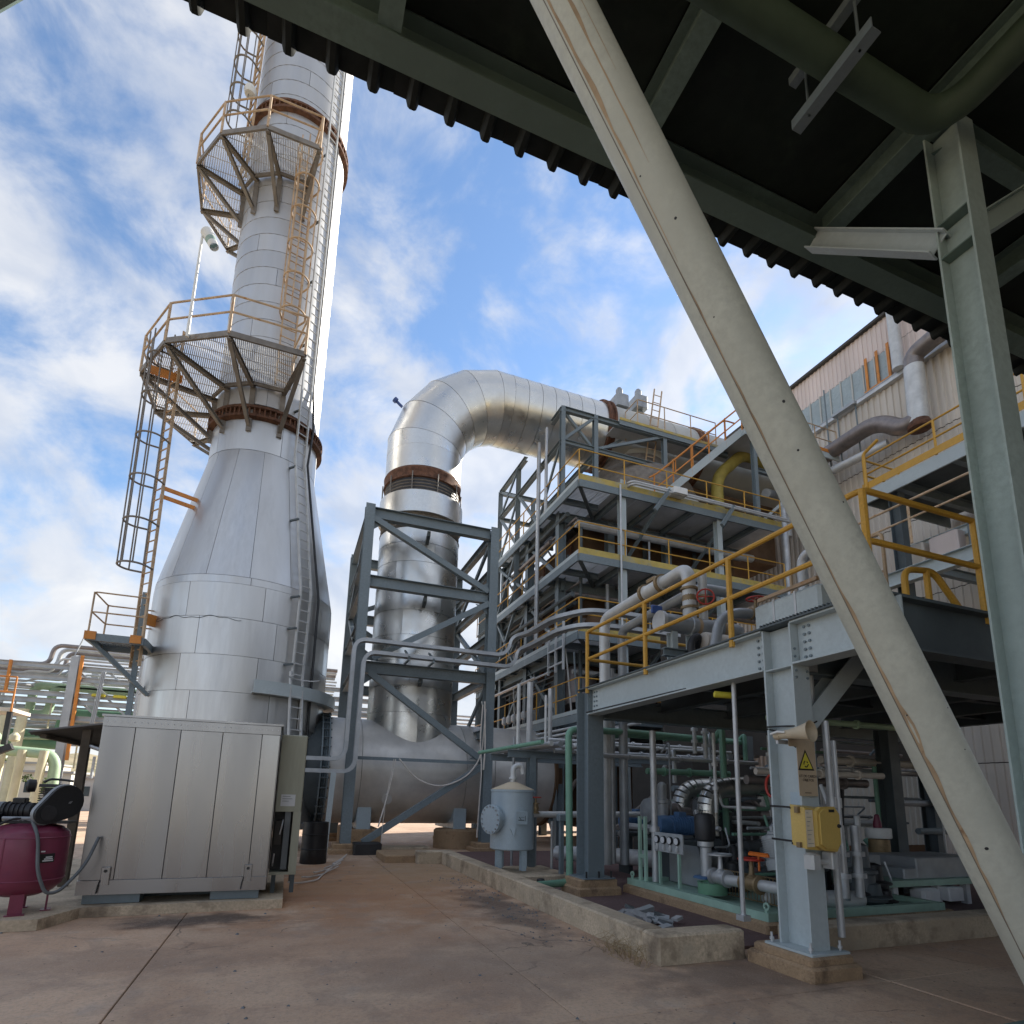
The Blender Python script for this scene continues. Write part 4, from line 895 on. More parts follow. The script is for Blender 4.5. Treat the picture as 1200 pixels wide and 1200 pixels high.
for k in range(14):
    y = 17.2+rc.uniform(0, 5.2); z = rc.choice((4.2, 6.7, 9.2))+.05; h_ = rc.uniform(.5, 1.7); s_ = rc.uniform(.12, .3)
    part('machinery', MB().lathe([(s_*.7, 0), (s_, .08), (s_, h_*.7), (s_*1.2, h_*.72), (s_*1.2, h_*.78), (s_*.5, h_*.85), (s_*.4, h_)], (8.75+rc.uniform(-.15, .2), y, z), (0, 0, 1), 12), rc.choice(('steel_dark', 'pipe_brown', 'pipe_grey', 'dark_iron')), bs)
for k in range(16):
    z = rc.choice((3.5, 5.9, 8.4, 10.9))+rc.uniform(-.5, .1); x = rc.uniform(8.0, 9.1); part('side_pipe', MB().tube([(x, 15.6+rc.uniform(0, 2), z), (x, 22.4, z)], rc.choice((.035, .05, .08)), 8), rc.choice(('galv', 'pipe_grey', 'steel_dark', 'pipe_brown')), bs)
# open lattice above the top walkway carrying the duct
ux, uy0, uy1, uz = 7.95, 16.45, 22.8, 15.1
for p in ((ux, uy0, 11.5), (9.25, uy0, 11.5), (ux, uy1, 6.6), (ux+1.6, uy1, 6.6), (ux, 20.6, 9.2), (ux+3.2, uy1, 9), (12.2, uy0, 11.5)):
    part('upper_post', MB().ibeam(p, (p[0], p[1], uz), .16, .16, .014, .01), 'steel', bs)
for y in (uy0, uy1): part('upper_beam', MB().ibeam((ux, y, uz-.08), (15.2, y, uz-.08), .18, .16), 'steel', bs); part('upper_beam', MB().ibeam((ux, y, 13.75), (12.2, y, 13.75), .16, .14), 'steel', bs)
part('upper_beam', MB().ibeam((ux, uy0, uz-.08), (ux, 17.3, uz-.08), .18, .16), 'steel', bs); part('upper_beam', MB().ibeam((ux, 19.8, uz-.08), (ux, uy1, uz-.08), .18, .16), 'steel', bs)
part('upper_beam', MB().ibeam((ux, uy0, 13.75), (ux, uy1, 13.75), .18, .16), 'steel', bs); part('upper_beam', MB().ibeam((9.4, uy0, 13.75), (9.4, uy1, 13.75), .18, .16), 'steel', bs)
for a, b in (((ux, uy0, 13.8), (9.2, uy0, 15)), ((ux+.1, uy0+.1, 15), (9.25, uy0+.1, 13.8)), ((9.3, uy0, 13.8), (12.1, uy0, 15)), ((9.3, uy0+.1, 13.7), (10.8, uy0+.8, 15)), ((12.2, uy0, 13.8), (9.4, uy0+.2, 13.8)),
    ((ux, 16.6, 13.7), (ux, 18.4, 11.6)), ((ux, 18.5, 11.6), (ux, 20.5, 13.7)), ((ux, 20.6, 13.7), (ux, 22.7, 11.6)), ((ux, 20.6, 11.6), (ux, 22.7, 13.7)), ((ux, 20.7, 13.8), (ux, 22.7, 15)), ((ux, 20.7, 15), (ux, 22.7, 13.8)),
    ((ux, uy1, 9.2), (9.5, uy1, 11.5)), ((9.5, uy1, 9.2), (ux, uy1, 11.5)), ((ux, uy1, 11.6), (9.5, uy1, 13.7)), ((9.5, uy1, 11.6), (ux, uy1, 13.7)), ((9.5, uy1, 11.6), (11.1, uy1, 13.7)), ((11.1, uy1, 11.6), (9.5, uy1, 13.7)), ((9.4, 18.6, 11.6), (9.4, 20.5, 13.7)), ((9.4, 20.6, 11.6), (9.4, 22.6, 13.7)),
    ((ux, 19.4, 9.2), (ux, 22.7, 11.3)), ((ux, 22.7, 9.2), (ux, 20.7, 11.3)), ((ux, 22.7, 6.7), (ux, 20.7, 8.8)), ((ux, 20.7, 6.7), (ux, 22.7, 8.8))):
    part('lattice_brace', MB().angle(a, b, .1, .012, (0, 1, 0) if a[1] == b[1] else (1, 0, 0)), 'steel', bs)
# duct access deck and its rail
part('deck_plate', MB().box((10.2, uy0-.05, uz+.02), (14.9, 17.35, uz+.05)), 'grating', bs)
part('edge_channel', MB().beam((10.2, uy0-.1, uz-.03), (14.9, uy0-.1, uz-.03), .05, .2), 'steel', bs)
railing(bs, [(11.0, 17.2), (11.0, uy0-.08), (14.6, uy0-.08)], uz+.05, 'rail_tan', 1.1, 1.2, .02, .019)
part('toe_plate', MB().beam((10.2, uy0-.135, uz+.1), (14.9, uy0-.135, uz+.1), .01, .1), 'toe_yellow', bs)
# small access ladder on the duct
for dx in (0, .35): part('access_stile', MB().beam((11.3+dx, 16.7, 12.4), (12.3+dx, 17.1, 17.6), .04, .04), 'rail_tan', bs)
am = MB().tube([(0, 0, 0), (.35, 0, 0)], .016, 6).mesh('rung', 'rail_tan')
for k in range(14): inst('rung', am, bs, (11.3+k*.071, 16.7+k*.0286, 12.5+k*.37))
# stair from the top walkway to the upper right landing
s0, s1 = V((10.9, 15.55, 11.5)), V((14.9, 15.55, 15.3))
for y in (15.3, 16.2): part('stringer', MB().beam((s0.x, y, s0.z), (s1.x, y, s1.z), .05, .26), 'steel_light', bs)
tm = MB().box((-.13, 0, -.02), (.13, .85, .02)).mesh('tread', 'grating')
for k in range(17): f = (k+.5)/17; inst('tread', tm, bs, (s0.x+4*f, 15.325, s0.z+3.8*f))
for y in (15.3, 16.2):
    hr = part('handrail', MB().tube(fil([(s0.x-.2, y, s0.z+.9), (s0.x+.1, y, s0.z+1.1), (s1.x, y, s1.z+1.05), (s1.x+.5, y, s1.z+1.05)], .2), .03, 8).tube([(s0.x+.1, y, s0.z+.6), (s1.x, y, s1.z+.55)], .026, 8), 'rail_orange', bs)
    pmesh = POST.setdefault('stair', MB().tube([(0, 0, -.1), (0, 0, 1.08)], .026, 8).mesh('post', 'rail_orange'))
    for k in range(6): f = k/5; inst('post', pmesh, hr, (s0.x+4*f, y, s0.z+3.8*f))
part('deck_plate', MB().box((14.9, 15.1, 15.27), (19.6, 17.2, 15.3)), 'grating', bs)
part('edge_channel', MB().beam((14.9, 15.07, 15.17), (19.6, 15.07, 15.17), .06, .22), 'steel_light', bs); part('edge_channel', MB().beam((14.87, 15.1, 15.17), (14.87, 17.2, 15.17), .06, .22), 'steel_light', bs)
part('toe_plate', MB().beam((14.9, 15.03, 15.36), (19.6, 15.03, 15.36), .01, .14), 'rail_orange', bs)
railing(bs, [(14.9, 15.1), (19.6, 15.1)], 15.3, 'rail_tan', 1.1, 1.3, .022, .02)
for x in (15.4, 17.6): part('column', MB().ibeam((x, 15.3, 11.5), (x, 15.3, 15.1), .18, .16), 'steel', bs)
part('brace', MB().beam((15.4, 15.3, 11.6), (17.6, 15.3, 13.6), .09, .09), 'steel_light', bs); part('beam', MB().ibeam((15.4, 15.4, 13.9), (17.6, 15.4, 13.9), .16, .14), 'steel', bs)
# front conduits alongside the top walkway
for zz, yy in ((11.75, 14.8), (11.62, 14.72)):
    part('conduit', MB().tube(fil([(9.6, 15.3, zz), (9.65, yy, zz+.02), (16.3, yy, zz)], .2), .04, 8), 'galv', bs)
for x in (10.9, 13.6): part('conduit_bracket', MB().beam((x-.5, YF-.4, 10.8), (x+.2, YF-.25, 11.72), .1, .12), 'steel', bs)
part('conduit', MB().tube([(9.3, 14.9, 1.0), (9.3, 14.9, 11.6)], .035, 8), 'galv', bs)
part('lamp_box', MB().bbox((11.2, 14.6, 11.62), (11.75, 14.95, 11.86), .03), 'white_paint', bs)
# left face clutter: short ladder frames, cables and pipes under the decks
for y0 in (15.75,):
    for dy in (0, .55, 1.1): part('gate_post', MB().beam((7.7, y0+dy, 5.45), (7.7, y0+dy, 7.0), .06, .06), 'galv', bs)
    for zz in (5.7, 6.2, 6.8): part('gate_rail', MB().beam((7.7, y0, zz), (7.7, y0+1.1, zz), .05, .05), 'galv', bs)
for k in range(9):
    z_ = 3.25+rc.uniform(-.2, .45); x_ = 7.6+.12*k; part('side_pipe', MB().tube([(x_, 12.6+rc.uniform(0, 1.5), z_), (x_, 22.5, z_+rc.uniform(0, .05))], rc.choice((.03, .04, .06)), 8), rc.choice(('pipe_grey', 'galv', 'pipe_white', 'steel')), bs)
for k in range(7):
    x_ = 7.5+.22*k; z_ = 5.4+rc.uniform(0, .5); part('side_pipe', MB().tube([(x_, 16.6+rc.uniform(0, 1), z_), (x_, 22.5, z_)], .035, 8), rc.choice(('galv', 'steel', 'steel_dark')), bs)
for k in range(5): part('valve_body', MB().lathe([(.05, 0), (.11, .06), (.11, .25), (.05, .32)], (7.75, 19.0+.5*k, 4.25), (0, 0, 1), 10), rc.choice(('pipe_white', 'galv')), bs)
for k in range(10):
    y_ = 15.6+.7*k; part('hanger', MB().tube([(7.72+rc.uniform(0, .8), y_, 3.2), (7.72+rc.uniform(0, .8), y_, 6.3+rc.uniform(-1, .2))], .03, 6), rc.choice(('galv', 'steel', 'pipe_white')), bs)
for k in range(8):
    x_ = 8.6+.9*k; part('front_riser', MB().tube([(x_, 16.4+rc.uniform(-.4, .5), 0), (x_, 16.4+rc.uniform(-.3, .3), rc.uniform(4, 11))], rc.choice((.04, .06, .09)), 8), rc.choice(('galv', 'pipe_grey', 'steel_dark', 'pipe_white')), bs)
for k, z_ in enumerate((3.2, 5.6, 8.2, 10.7)):
    part('front_header', MB().tube([(8.4, 16.6-.1*k, z_), (16, 16.6-.1*k, z_+.05)], (.12, .08, .1, .14)[k], 10), ('pipe_grey', 'pipe_white', 'pipe_brown', 'galv')[k], bs)
part('duct_box', MB().lathe([(.55, 0), (.6, .3), (.6, 1.2), (.4, 1.4)], (8.9, 17.0, 4.5), (.1, .2, 1), 16), 'pipe_brown', bs)
part('duct_box', MB().lathe([(.35, 0), (.42, .3), (.42, 1.0), (.3, 1.25)], (9.3, 16.4, 6.5), (.1, .2, 1), 16), 'casing', bs)
part('yellow_duct', MB().tube(fil([(14.6, 16.4, 11.5), (14.55, 16.4, 13.9), (16.1, 16.5, 15.4), (17.4, 16.6, 15.2)], .6, 6), .23, 16), 'mustard', bs, 'mustard yellow insulated pipe bend')
for k in range(12): part('machinery', MB().bbox((12.6+.35*k % 3.8, 17.2+rc.uniform(0, .5), 11.5), (12.8+.35*k % 3.8+rc.uniform(.05, .3), 17.9, 12.0+rc.uniform(0, 1.2)), .04), rc.choice(('casing', 'steel_dark', 'pipe_brown')), bs)
part('upper_casing', MB().box((13.2, 17.8, 11.5), (18.8, 22, 14.2)), 'casing', bs)
part('side_pipe', MB().tube(fil([(17.0, 15.6, 8), (17.0, 15.6, 13.6), (18.9, 16.2, 14.4)], .4), .14, 12), 'galv', bs)
part('side_pipe', MB().tube([(16.2, 15.6, 13.2), (19.0, 17.5, 14.6)], .17, 12), 'pipe_grey', bs)
# ================================================================= KERBED TRENCH in front of the pump platform
kb = thing('concrete_kerb', 'long low tan concrete kerb wall round the purple trench floor', 'kerb', (3.55, 5.1, 0))
for a, b in ((5.41, 8.0), (8.01, 10.8), (10.81, 13.6)): part('kerb_length', MB().bbox((3.55, a, 0), (3.84, b, .28), .02), 'concrete', kb)
part('kerb_length', MB().bbox((3.55, 5.1, 0), (4.62, 5.402, .28), .02), 'concrete', kb)
part('kerb_length', MB().bbox((3.0, 13.61, 0), (3.84, 14.0, .28), .02), 'concrete', kb)
part('kerb_length', MB().bbox((5.24, 5.02, 0), (9.2, 5.3, .27), .02), 'concrete', kb); part('kerb_length', MB().bbox((9.21, 5.02, 0), (14, 5.3, .27), .02), 'concrete', kb)
struct('trench_floor', MB().box((3.85, 5.41, -.02), (14, 16, .03)), 'trench')
solo('machine_plinth', MB().bbox((5.55, 5.75, .0), (9.0, 9.0, .16), .03), 'plinth', 'stained concrete plinth under the green skid with gauge panel', 'plinth', (5.55, 5.75, 0))
# ================================================================= PUMP PLATFORM (steel deck on columns)
pp = thing('pump_platform', 'grey blue steel platform with heavy yellow handrail carrying pipes and pumps', 'platform', (4.85, 4.67, .2))
PZ = 3.47
part('column', MB().ibeam((4.875, 4.585, .22), (4.875, 4.585, 3.0), .39, .225, .022, .014, (0, 1, 0)), 'steel_light', pp, 'front column with the warning sign')
part('column_head', MB().ibeam((4.875, 4.585, 3.001), (4.875, 4.585, 3.44), .39, .225, .022, .014, (0, 1, 0)), 'steel_light', pp)
part('stiffener', MB().box((4.766, 4.413, 2.98), (4.866, 4.757, 2.995)), 'steel_light', pp)
part('column', MB().ibeam((4.93, 9.0, .30), (4.93, 9.0, 3.44), .42, .30, .02, .014, (0, 1, 0)), 'steel', pp)
for x, y in ((9.5, 4.67), (9.5, 9.0), (13.6, 4.67), (13.6, 9.0), (10.7, 7.8)):
    part('column', MB().ibeam((x, y, .02), (x, y, 3.0), .3, .26, .02, .014, (0, 1, 0)), 'steel_dark', pp)
part('base_plate', MB().bbox((4.66, 4.3, .2), (5.14, 4.88, .222), .004), 'steel_light', pp)
for x, y in ((4.71, 4.83), (5.08, 4.36), (5.08, 4.62), (4.71, 4.36)):
    part('anchor_bolt', MB().lathe([(.012, 0), (.012, .09)], (x, y, .222), (0, 0, 1), 8).lathe([(.022, .02), (.022, .045)], (x, y, .222), (0, 0, 1), 6), 'galv', pp)
part('base_plate', MB().bbox((4.66, 8.7, .28), (5.24, 9.3, .302), .004), 'steel', pp)
for x, y in ((4.72, 8.74), (5.18, 8.74), (4.95, 8.74)): part('anchor_bolt', MB().lathe([(.016, 0), (.016, .1)], (x, y, .302), (0, 0, 1), 8), 'black', pp)
part('main_beam', MB().ibeam((4.87, 4.785, 3.22), (4.87, 8.78, 3.22), .46, .24, .02, .014), 'steel_light', pp)
part('main_beam', MB().ibeam((4.87, 3.42, 3.22), (4.87, 4.385, 3.22), .46, .24, .02, .014), 'steel_light', pp)
bg_ = MB()
for y in (4.86, 4.93, 8.62, 8.70, 4.30, 4.24):
    for z in (3.06, 3.14, 3.22, 3.30, 3.38): bg_.lathe([(.016, 0), (.016, .016)], (4.862, y, z), (-1, 0, 0), 6)
for x in (4.80, 4.95):
    for z in (2.86, 2.93, 3.08, 3.16): bg_.lathe([(.014, 0), (.014, .014)], (x, 4.389, z), (0, -1, 0), 6)
part('joint_bolts', bg_, 'steel', pp, kind='stuff')
part('edge_beam', MB().ibeam((4.97, 3.46, 3.2), (14, 3.46, 3.2), .5, .2, .02, .014), 'steel_dark', pp)
part('end_plate', MB().box((4.965, 3.35, 2.96), (4.985, 3.57, 3.44)), 'steel_light', pp)
part('cross_beam', MB().ibeam((5.1, 8.9, 3.12), (14, 8.9, 3.12), .34, .24, .02, .014), 'steel', pp)
part('cross_beam', MB().ibeam((5.0, 4.67, 3.2), (14, 4.67, 3.2), .46, .22, .02, .014), 'steel', pp)
for x in (6.3, 7.8, 9.3, 10.8, 12.3): part('joist', MB().ibeam((x, 3.56, 3.28), (x, 8.8, 3.28), .3, .16), 'steel_dark', pp)
for y in (5.8, 7.0): part('joist', MB().ibeam((4.98, y, 3.32), (14, y, 3.32), .2, .12), 'steel_dark', pp)
part('deck_plate', MB().box((4.72, 3.38, 3.452), (14, 9.1, PZ)), 'steel_dark', pp)
part('knee_brace', MB().ibeam((5.0, 4.585, 2.36), (6.05, 4.585, 3.35), .2, .2, .014, .012, (0, 1, 0)), 'steel_light', pp)
gs = MB()
for k in range(30): gs.box((4.73, 3.45+k*.045, PZ+.001), (4.80, 3.465+k*.045, PZ+.03))
part('grating_edge', gs, 'steel_dark', pp)
railing(pp, [(8.5, 8.78), (4.76, 8.78), (4.76, 3.46), (9.5, 3.46)], PZ, 'rail_yellow', 1.0, 1.77, .034, .03, mids=(.5,))
part('gate_rail', MB().tube(fil([(5.45, 3.62, PZ), (5.45, 3.62, 3.86), (5.85, 3.6, 3.9), (6.2, 3.58, 3.5), (6.4, 3.58, 3.1)], .12), .032, 8).tube([(5.75, 3.6, PZ), (5.75, 3.6, 3.88)], .03, 8), 'rail_yellow', pp)
for x, y, sx, sy, h1, h2, lab in ((4.88, 4.63, .32, .41, .13, .2, 'two step stained concrete pedestal under the platform front column'), (4.94, 9.0, .4, .34, .16, .28, 'rounded concrete pedestal under the far platform column in the trench')):
    solo('pedestal', MB().bbox((x-sx, y-sy, 0), (x+sx, y+sy, h1), .025).bbox((x-sx+.05, y-sy+.05, h1), (x+sx-.05, y+sy-.05, h2), .02), 'plinth', lab, 'pedestal', (x, y, 0))
# --- things fixed to the front column
hn = thing('horn_speaker', 'beige horn loudspeaker above the warning sign on platform column', 'loudspeaker', (4.72, 4.3, 2.3))
ax = V((.22, -.97, .06)).normalized(); o = V((4.50, 4.36, 2.24))
part('horn', MB().lathe([(.036, 0), (.04, .04), (.046, .11), (.068, .22), (.094, .315), (.104, .32), (.09, .31), (.055, .21), (.024, .13)], o, ax, 28, False), 'horn', hn)
part('driver', MB().lathe([(.026, -.06), (.038, -.05), (.042, 0), (.026, .02)], o, ax, 18), 'horn', hn)
part('throat', MB().lathe([(.02, .11), (.03, .2), (.005, .21)], o, ax, 14), 'wall_dark', hn)
part('bracket', MB().beam((4.5, 4.40, 2.18), (4.79, 4.40, 2.18), .03, .04), 'galv', hn)
part('clip', MB().tube([(4.42, 4.40, 2.25), (4.44, 4.33, 2.27), (4.47, 4.27, 2.26)], .012, 6), 'white_paint', hn)
sg = thing('warning_sign', 'faded tan warning board with yellow triangle on the platform column', 'sign', (4.78, 4.36, 1.66))
part('board', MB().box((4.60, 4.352, 2.14), (4.70, 4.358, 2.24)).box((4.7005, 4.352, 1.66), (4.94, 4.358, 2.24)), 'sign_board', sg)
tri = lambda s, y, cx=4.805, cz=1.985: [(cx-.105*s, y, cz-.075*s), (cx+.105*s, y, cz-.075*s), (cx, y, cz+.13*s)]
part('triangle', MB().prism(tri(1, 4.3518), (0, -.002, 0)), 'print_black', sg); part('triangle_field', MB().prism(tri(.78, 4.3496), (0, -.0015, 0)), 'sign_yellow', sg)
pic = MB()
for a, b in (((-.03, .01), (-.012, .03)), ((.008, .026), (.022, .012)), ((-.02, -.02), (.0, -.032)), ((.004, -.03), (.022, -.012)), ((.024, -.012), (.03, .0)), ((-.028, .008), (-.03, -.006))):
    pic.beam((4.805+a[0], 4.3474, 1.972+a[1]), (4.805+b[0], 4.3474, 1.972+b[1]), .012, .001, (0, 1, 0))
part('pictogram', pic, 'print_black', sg)
for s_, z, sz in (('UT DE CARGA', 1.852, .036), ('OBJETOS', 1.815, .036)):
    me = text_mesh(s_, sz, .0008); me.materials.append(MATS['print_black']); inst('lettering', me, sg, (4.822, 4.3505, z), 0, R(90))
part('print_line', MB().box((4.77, 4.3495, 1.688), (4.85, 4.3517, 1.694)), 'print_black', sg)
yb = thing('yellow_enclosure', 'yellow plastic enclosure with paper notice strapped to the platform column', 'enclosure', (4.78, 4.28, 1.2))
# side wall with notice faces left, lid faces the yard
part('body', MB().prism([(4.56, 4.35, 1.2), (4.60, 4.22, 1.17), (4.98, 4.22, 1.14), (5.0, 4.35, 1.17), (5.0, 4.35, 1.53), (4.98, 4.22, 1.57), (4.60, 4.22, 1.56), (4.56, 4.35, 1.54)][:4], (0, 0, .38)), 'yellow_box', yb)
lid = [(4.70, 1.2), (4.76, 1.16), (4.93, 1.15), (4.98, 1.22), (4.985, 1.50), (4.93, 1.565), (4.76, 1.56), (4.70, 1.52)]
lp_ = part('lid', MB().prism([(a, 4.2195, b) for a, b in lid], (0, -.045, 0)).prism([(4.84+(a-4.84)*.86, 4.174, 1.36+(b-1.36)*.9) for a, b in lid], (0, -.02, 0)), 'yellow_box', yb)
part('knob', MB().lathe([(.02, 0), (.014, .02)], (4.945, 4.155, 1.385), (0, -1, 0), 10), 'black', lp_)
part('badge', MB().box((4.83, 4.1505, 1.512), (4.90, 4.1535, 1.538)), 'print_black', lp_)
nt_ = part('paper_notice', MB().box((4.605, 4.2165, 1.19), (4.695, 4.219, 1.53)), 'paper', yb)
for k in range(8): part('print_line', MB().box((4.615, 4.2145, 1.50-k*.04), (4.64+.045*((k*37 % 10)/10), 4.2163, 1.504-k*.04)), 'motor_grey', nt_)
for z in (1.545, 1.215):
    part('strap', MB().beam((4.55, 4.345, z), (4.72, 4.412, z+.002), .008, .02).beam((4.758, 4.385, z), (4.758, 4.80, z+.01), .006, .02), 'black', yb)
part('corner_lug', MB().box((4.555, 4.26, 1.50), (4.60, 4.30, 1.56)).box((4.555, 4.26, 1.18), (4.60, 4.30, 1.23)), 'brass', yb)
solo('junction_box', MB().bbox((4.68, 4.24, .98), (4.80, 4.36, 1.13), .02).tube([(4.8, 4.3, 1.05), (4.95, 4.3, 1.04)], .028, 8).bbox((4.93, 4.24, .98), (5.0, 4.36, 1.14), .01), 'pipe_white', 'small pale junction box just below the yellow enclosure', 'junction box', (4.7, 4.3, 1.05))
solo('blue_tag', MB().box((4.858, 4.5, 1.55), (4.8675, 4.62, 1.70)), 'vessel', 'square pale blue tag on the platform column web', 'tag', (4.835, 4.56, 1.6))
solo('column_wire', MB().tube(fil([(4.75, 4.78, 2.36), (4.855, 4.7, 2.33), (4.855, 4.5, 2.2), (4.72, 4.37, 2.12), (4.6, 4.36, 2.22)], .1), .009, 6).tube(fil([(4.75, 4.78, 2.38), (4.855, 4.6, 2.38), (4.9, 4.38, 2.36), (5.05, 4.4, 2.42)], .1), .009, 6), 'black', 'thin black wires looping across the platform column to the horn', 'wire', (4.8, 4.6, 2.3))
for k, (x, y, r_, z0, z1, lab) in enumerate(((5.28, 4.5, .035, .3, 2.45, 'wider silver conduit rising beside the yellow enclosure'), (5.40, 4.52, .026, .9, 2.25, 'thin silver conduit right of the wider conduit by the column'))):
    mb = MB().tube([(x, y, z0), (x, y, z1)], r_, 12)
    for zz in (1.55, 1.1): mb.lathe([(r_*1.35, 0), (r_*1.35, .1)], (x, y, zz), (0, 0, 1), 12)
    solo('conduit', mb, 'galv', lab, 'conduit', (x, y, z0))
solo('lamp_head', MB().bbox((5.18, 4.58, 3.0), (5.36, 4.74, 3.12), .03).tube([(5.3, 4.66, 2.5), (5.3, 4.66, 3.0)], .035, 10), 'pipe_white', 'short grey floodlight head on a stub pipe behind the platform column', 'lamp', (5.3, 4.66, 2.5))
solo('yellow_pipe_end', MB().lathe([(.035, 0), (.04, .02), (.04, .22), (.02, .23)], (5.02, 5.55, 2.86), (-.6, .3, .05), 16), 'sign_yellow', 'short yellow capped pipe stub below the platform beam', 'pipe', (5.0, 6, 2.85))
# --- platform pipework and pumps
def valve(p, ax, r, m='brass', wheel=None, wm='red', label='', name='gate_valve', cat='valve'):
    p = V(p); ax = V(ax).normalized(); t = thing(name, label, cat, tuple(p))
    part('body', MB().lathe([(r*1.6, -r*2), (r*1.6, -r*1.6), (r*1.05, -r*1.5), (r*1.35, 0), (r*1.05, r*1.5), (r*1.6, r*1.6), (r*1.6, r*2)], p, ax, 16), m, t)
    if wheel:
        wd = V(wheel).normalized(); e = p+wd*r*4.2
        part('bonnet', MB().lathe([(r*.9, 0), (r*.9, r*1.2), (r*.5, r*1.6), (r*.35, r*4.2)], p, wd, 12), m, t)
        u = V((0, 0, 1)) if abs(wd.z) < .8 else V((1, 0, 0)); u = (u-wd*u.dot(wd)).normalized(); v = wd.cross(u); R_ = r*2.1
        mb = MB().tube([e+(u*math.cos(a)+v*math.sin(a))*R_ for a in [k*math.pi/9 for k in range(18)]], r*.22, 6, closed=True)
        for a in (0, math.pi/2): mb.tube([e-(u*math.cos(a)+v*math.sin(a))*R_, e+(u*math.cos(a)+v*math.sin(a))*R_], r*.15, 6)
        part('handwheel', mb, wm, t)
    return t
mb = MB().tube(fil([(5.6, 9.62, .4), (5.6, 9.62, 5.06), (5.6, 7.03, 5.17), (5.6, 7.03, 4.3)], .22, 8), .105, 20)
solo('overhead_pipe', mb, 'pipe_white', 'thick pale pipe rising behind the railing and running over the platform to a red valve', 'pipe', (5.6, 9.62, 1))
solo('overhead_pipe', pipe([(5.95, 9.55, .4), (5.95, 9.55, 4.86), (5.95, 7.2, 4.95), (6.5, 7.2, 4.95)], .085, 16, .2), 'pipe_grey', 'second grey pipe running just beneath the thick pale overhead pipe', 'pipe', (5.95, 9.5, 1))
solo('riser_pipe', pipe([(5.82, 9.75, .4), (5.82, 9.75, 4.1)], .06, 14), 'galv', 'bright silver riser pipe left of the platform pumps', 'pipe', (5.82, 9.75, 1))
cj = thing('pipe_coupling', 'bulky brown clamp coupling on the thick pale overhead pipe', 'coupling', (5.6, 8.0, 5.12))
part('sleeve', MB().lathe([(.13, -.28), (.135, -.2), (.12, -.19), (.12, .19), (.135, .2), (.13, .28)], (5.6, 7.95, 5.13), (0, 1, -.04), 18), 'pipe_white', cj)
for dy in (-.24, .24): part('clamp_ring', MB().lathe([(.165, -.03), (.165, .03)], (5.6, 7.95+dy, 5.13-dy*.04), (0, 1, -.04), 18), 'brass', cj)
part('clamp_top', MB().bbox((5.5, 7.8, 5.24), (5.7, 8.05, 5.31), .02), 'brass', cj)
valve((5.6, 7.03, 4.66), (0, 0, 1), .085, 'brass', None, label='brown flanged check valve hanging under the overhead pipe bend')
valve((5.86, 7.03, 4.62), (0, 0, 1), .06, 'brass', (-.5, -.85, .1), label='flanged valve with big red handwheel on the platform')
valve((6.3, 6.4, 4.31), (1, 0, 0), .06, 'brass', (0, 0, 1), label='brown valve with small red handwheel beside the pale duct box')
solo('riser_pipe', pipe([(5.86, 7.03, 4.3), (5.86, 7.03, 5.12)], .07, 16), 'pipe_white', 'short pale riser behind the red handwheel on the platform', 'pipe', (5.86, 7.03, 4.3))
hx_ = thing('heat_exchanger', 'grey horizontal cylinder vessel on stand behind the yellow rail', 'vessel', (5.7, 7.75, PZ))
part('shell', MB().lathe([(.14, .02), (.14, .5), (.16, .51), (.16, .55), (.14, .56), (.14, .98), (.16, .99), (.16, 1.04), (.14, 1.05), (.14, 1.4), (.12, 1.48), (.04, 1.52)], (5.06, 7.03, 4.22), (1, 0, 0), 28), 'pipe_grey', hx_)
part('end_cover', MB().lathe([(.165, -.04), (.165, .018), (.14, .019)], (5.06, 7.03, 4.22), (1, 0, 0), 28), 'galv', hx_)
for dx in (.2, .55): part('leg', MB().ibeam((5.06+dx, 7.03, PZ+.002), (5.06+dx, 7.03, 4.075), .14, .1), 'steel_light', hx_)
part('stand_beam', MB().ibeam((5.0, 6.9, 3.72), (6.3, 6.9, 3.72), .12, .1), 'steel', hx_)
for dx in (.62, 1.1): part('rust_band', MB().lathe([(.1425, dx), (.1425, dx+.06)], (5.06, 7.03, 4.22), (1, 0, 0), 28, False), 'stain', hx_)
pv = thing('pump_vessel', 'rusty tan cylinder standing low in front of the grey exchanger', 'vessel', (6.3, 6.9, PZ))
part('shell', MB().lathe([(.05, 0), (.13, .02), (.14, .05), (.14, .5), (.12, .55), (.04, .57)], (5.62, 6.8, 3.93), (1, 0, 0), 24), 'sheet_beige', pv)
for dx in (.12, .42): part('leg', MB().box((5.62+dx-.04, 6.74, PZ+.001), (5.62+dx+.04, 6.86, 3.81)), 'steel', pv)
solo('hose_bend', pipe([(5.42, 6.8, 3.5), (5.42, 6.8, 3.9), (5.56, 6.8, 4.02), (5.6, 6.95, 3.75)], .06, 12, .15), 'dark_iron', 'dark ribbed hose bend between the pump vessels', 'hose', (5.75, 7, 3.6))
solo('blue_label_box', MB().bbox((5.1, 7.3, 4.45), (5.3, 7.34, 4.58), .01), 'blue_plastic', 'small blue panel above the grey exchanger end', 'panel', (5.8, 8, 4.55))
solo('elbow_pipe', pipe([(5.5, 6.4, 3.7), (5.62, 6.4, 4.16), (5.95, 6.4, 4.31), (6.5, 6.4, 4.31)], .075, 16, .25), 'pipe_grey', 'grey pipe arching up to the small red valve on the platform', 'pipe', (5.9, 6.1, 4))
bx = thing('insulated_box', 'pale blue white sheet clad box along the platform edge', 'duct box', (5.3, 4.9, PZ))
part('shell', MB().bbox((5.0, 4.2, PZ+.001), (5.62, 5.12, 3.86), .03), 'steel_light', bx)
for y in (4.5, 4.8): part('seam', MB().box((4.994, y, PZ+.03), (4.9995, y+.03, 3.86)), 'galv', bx)
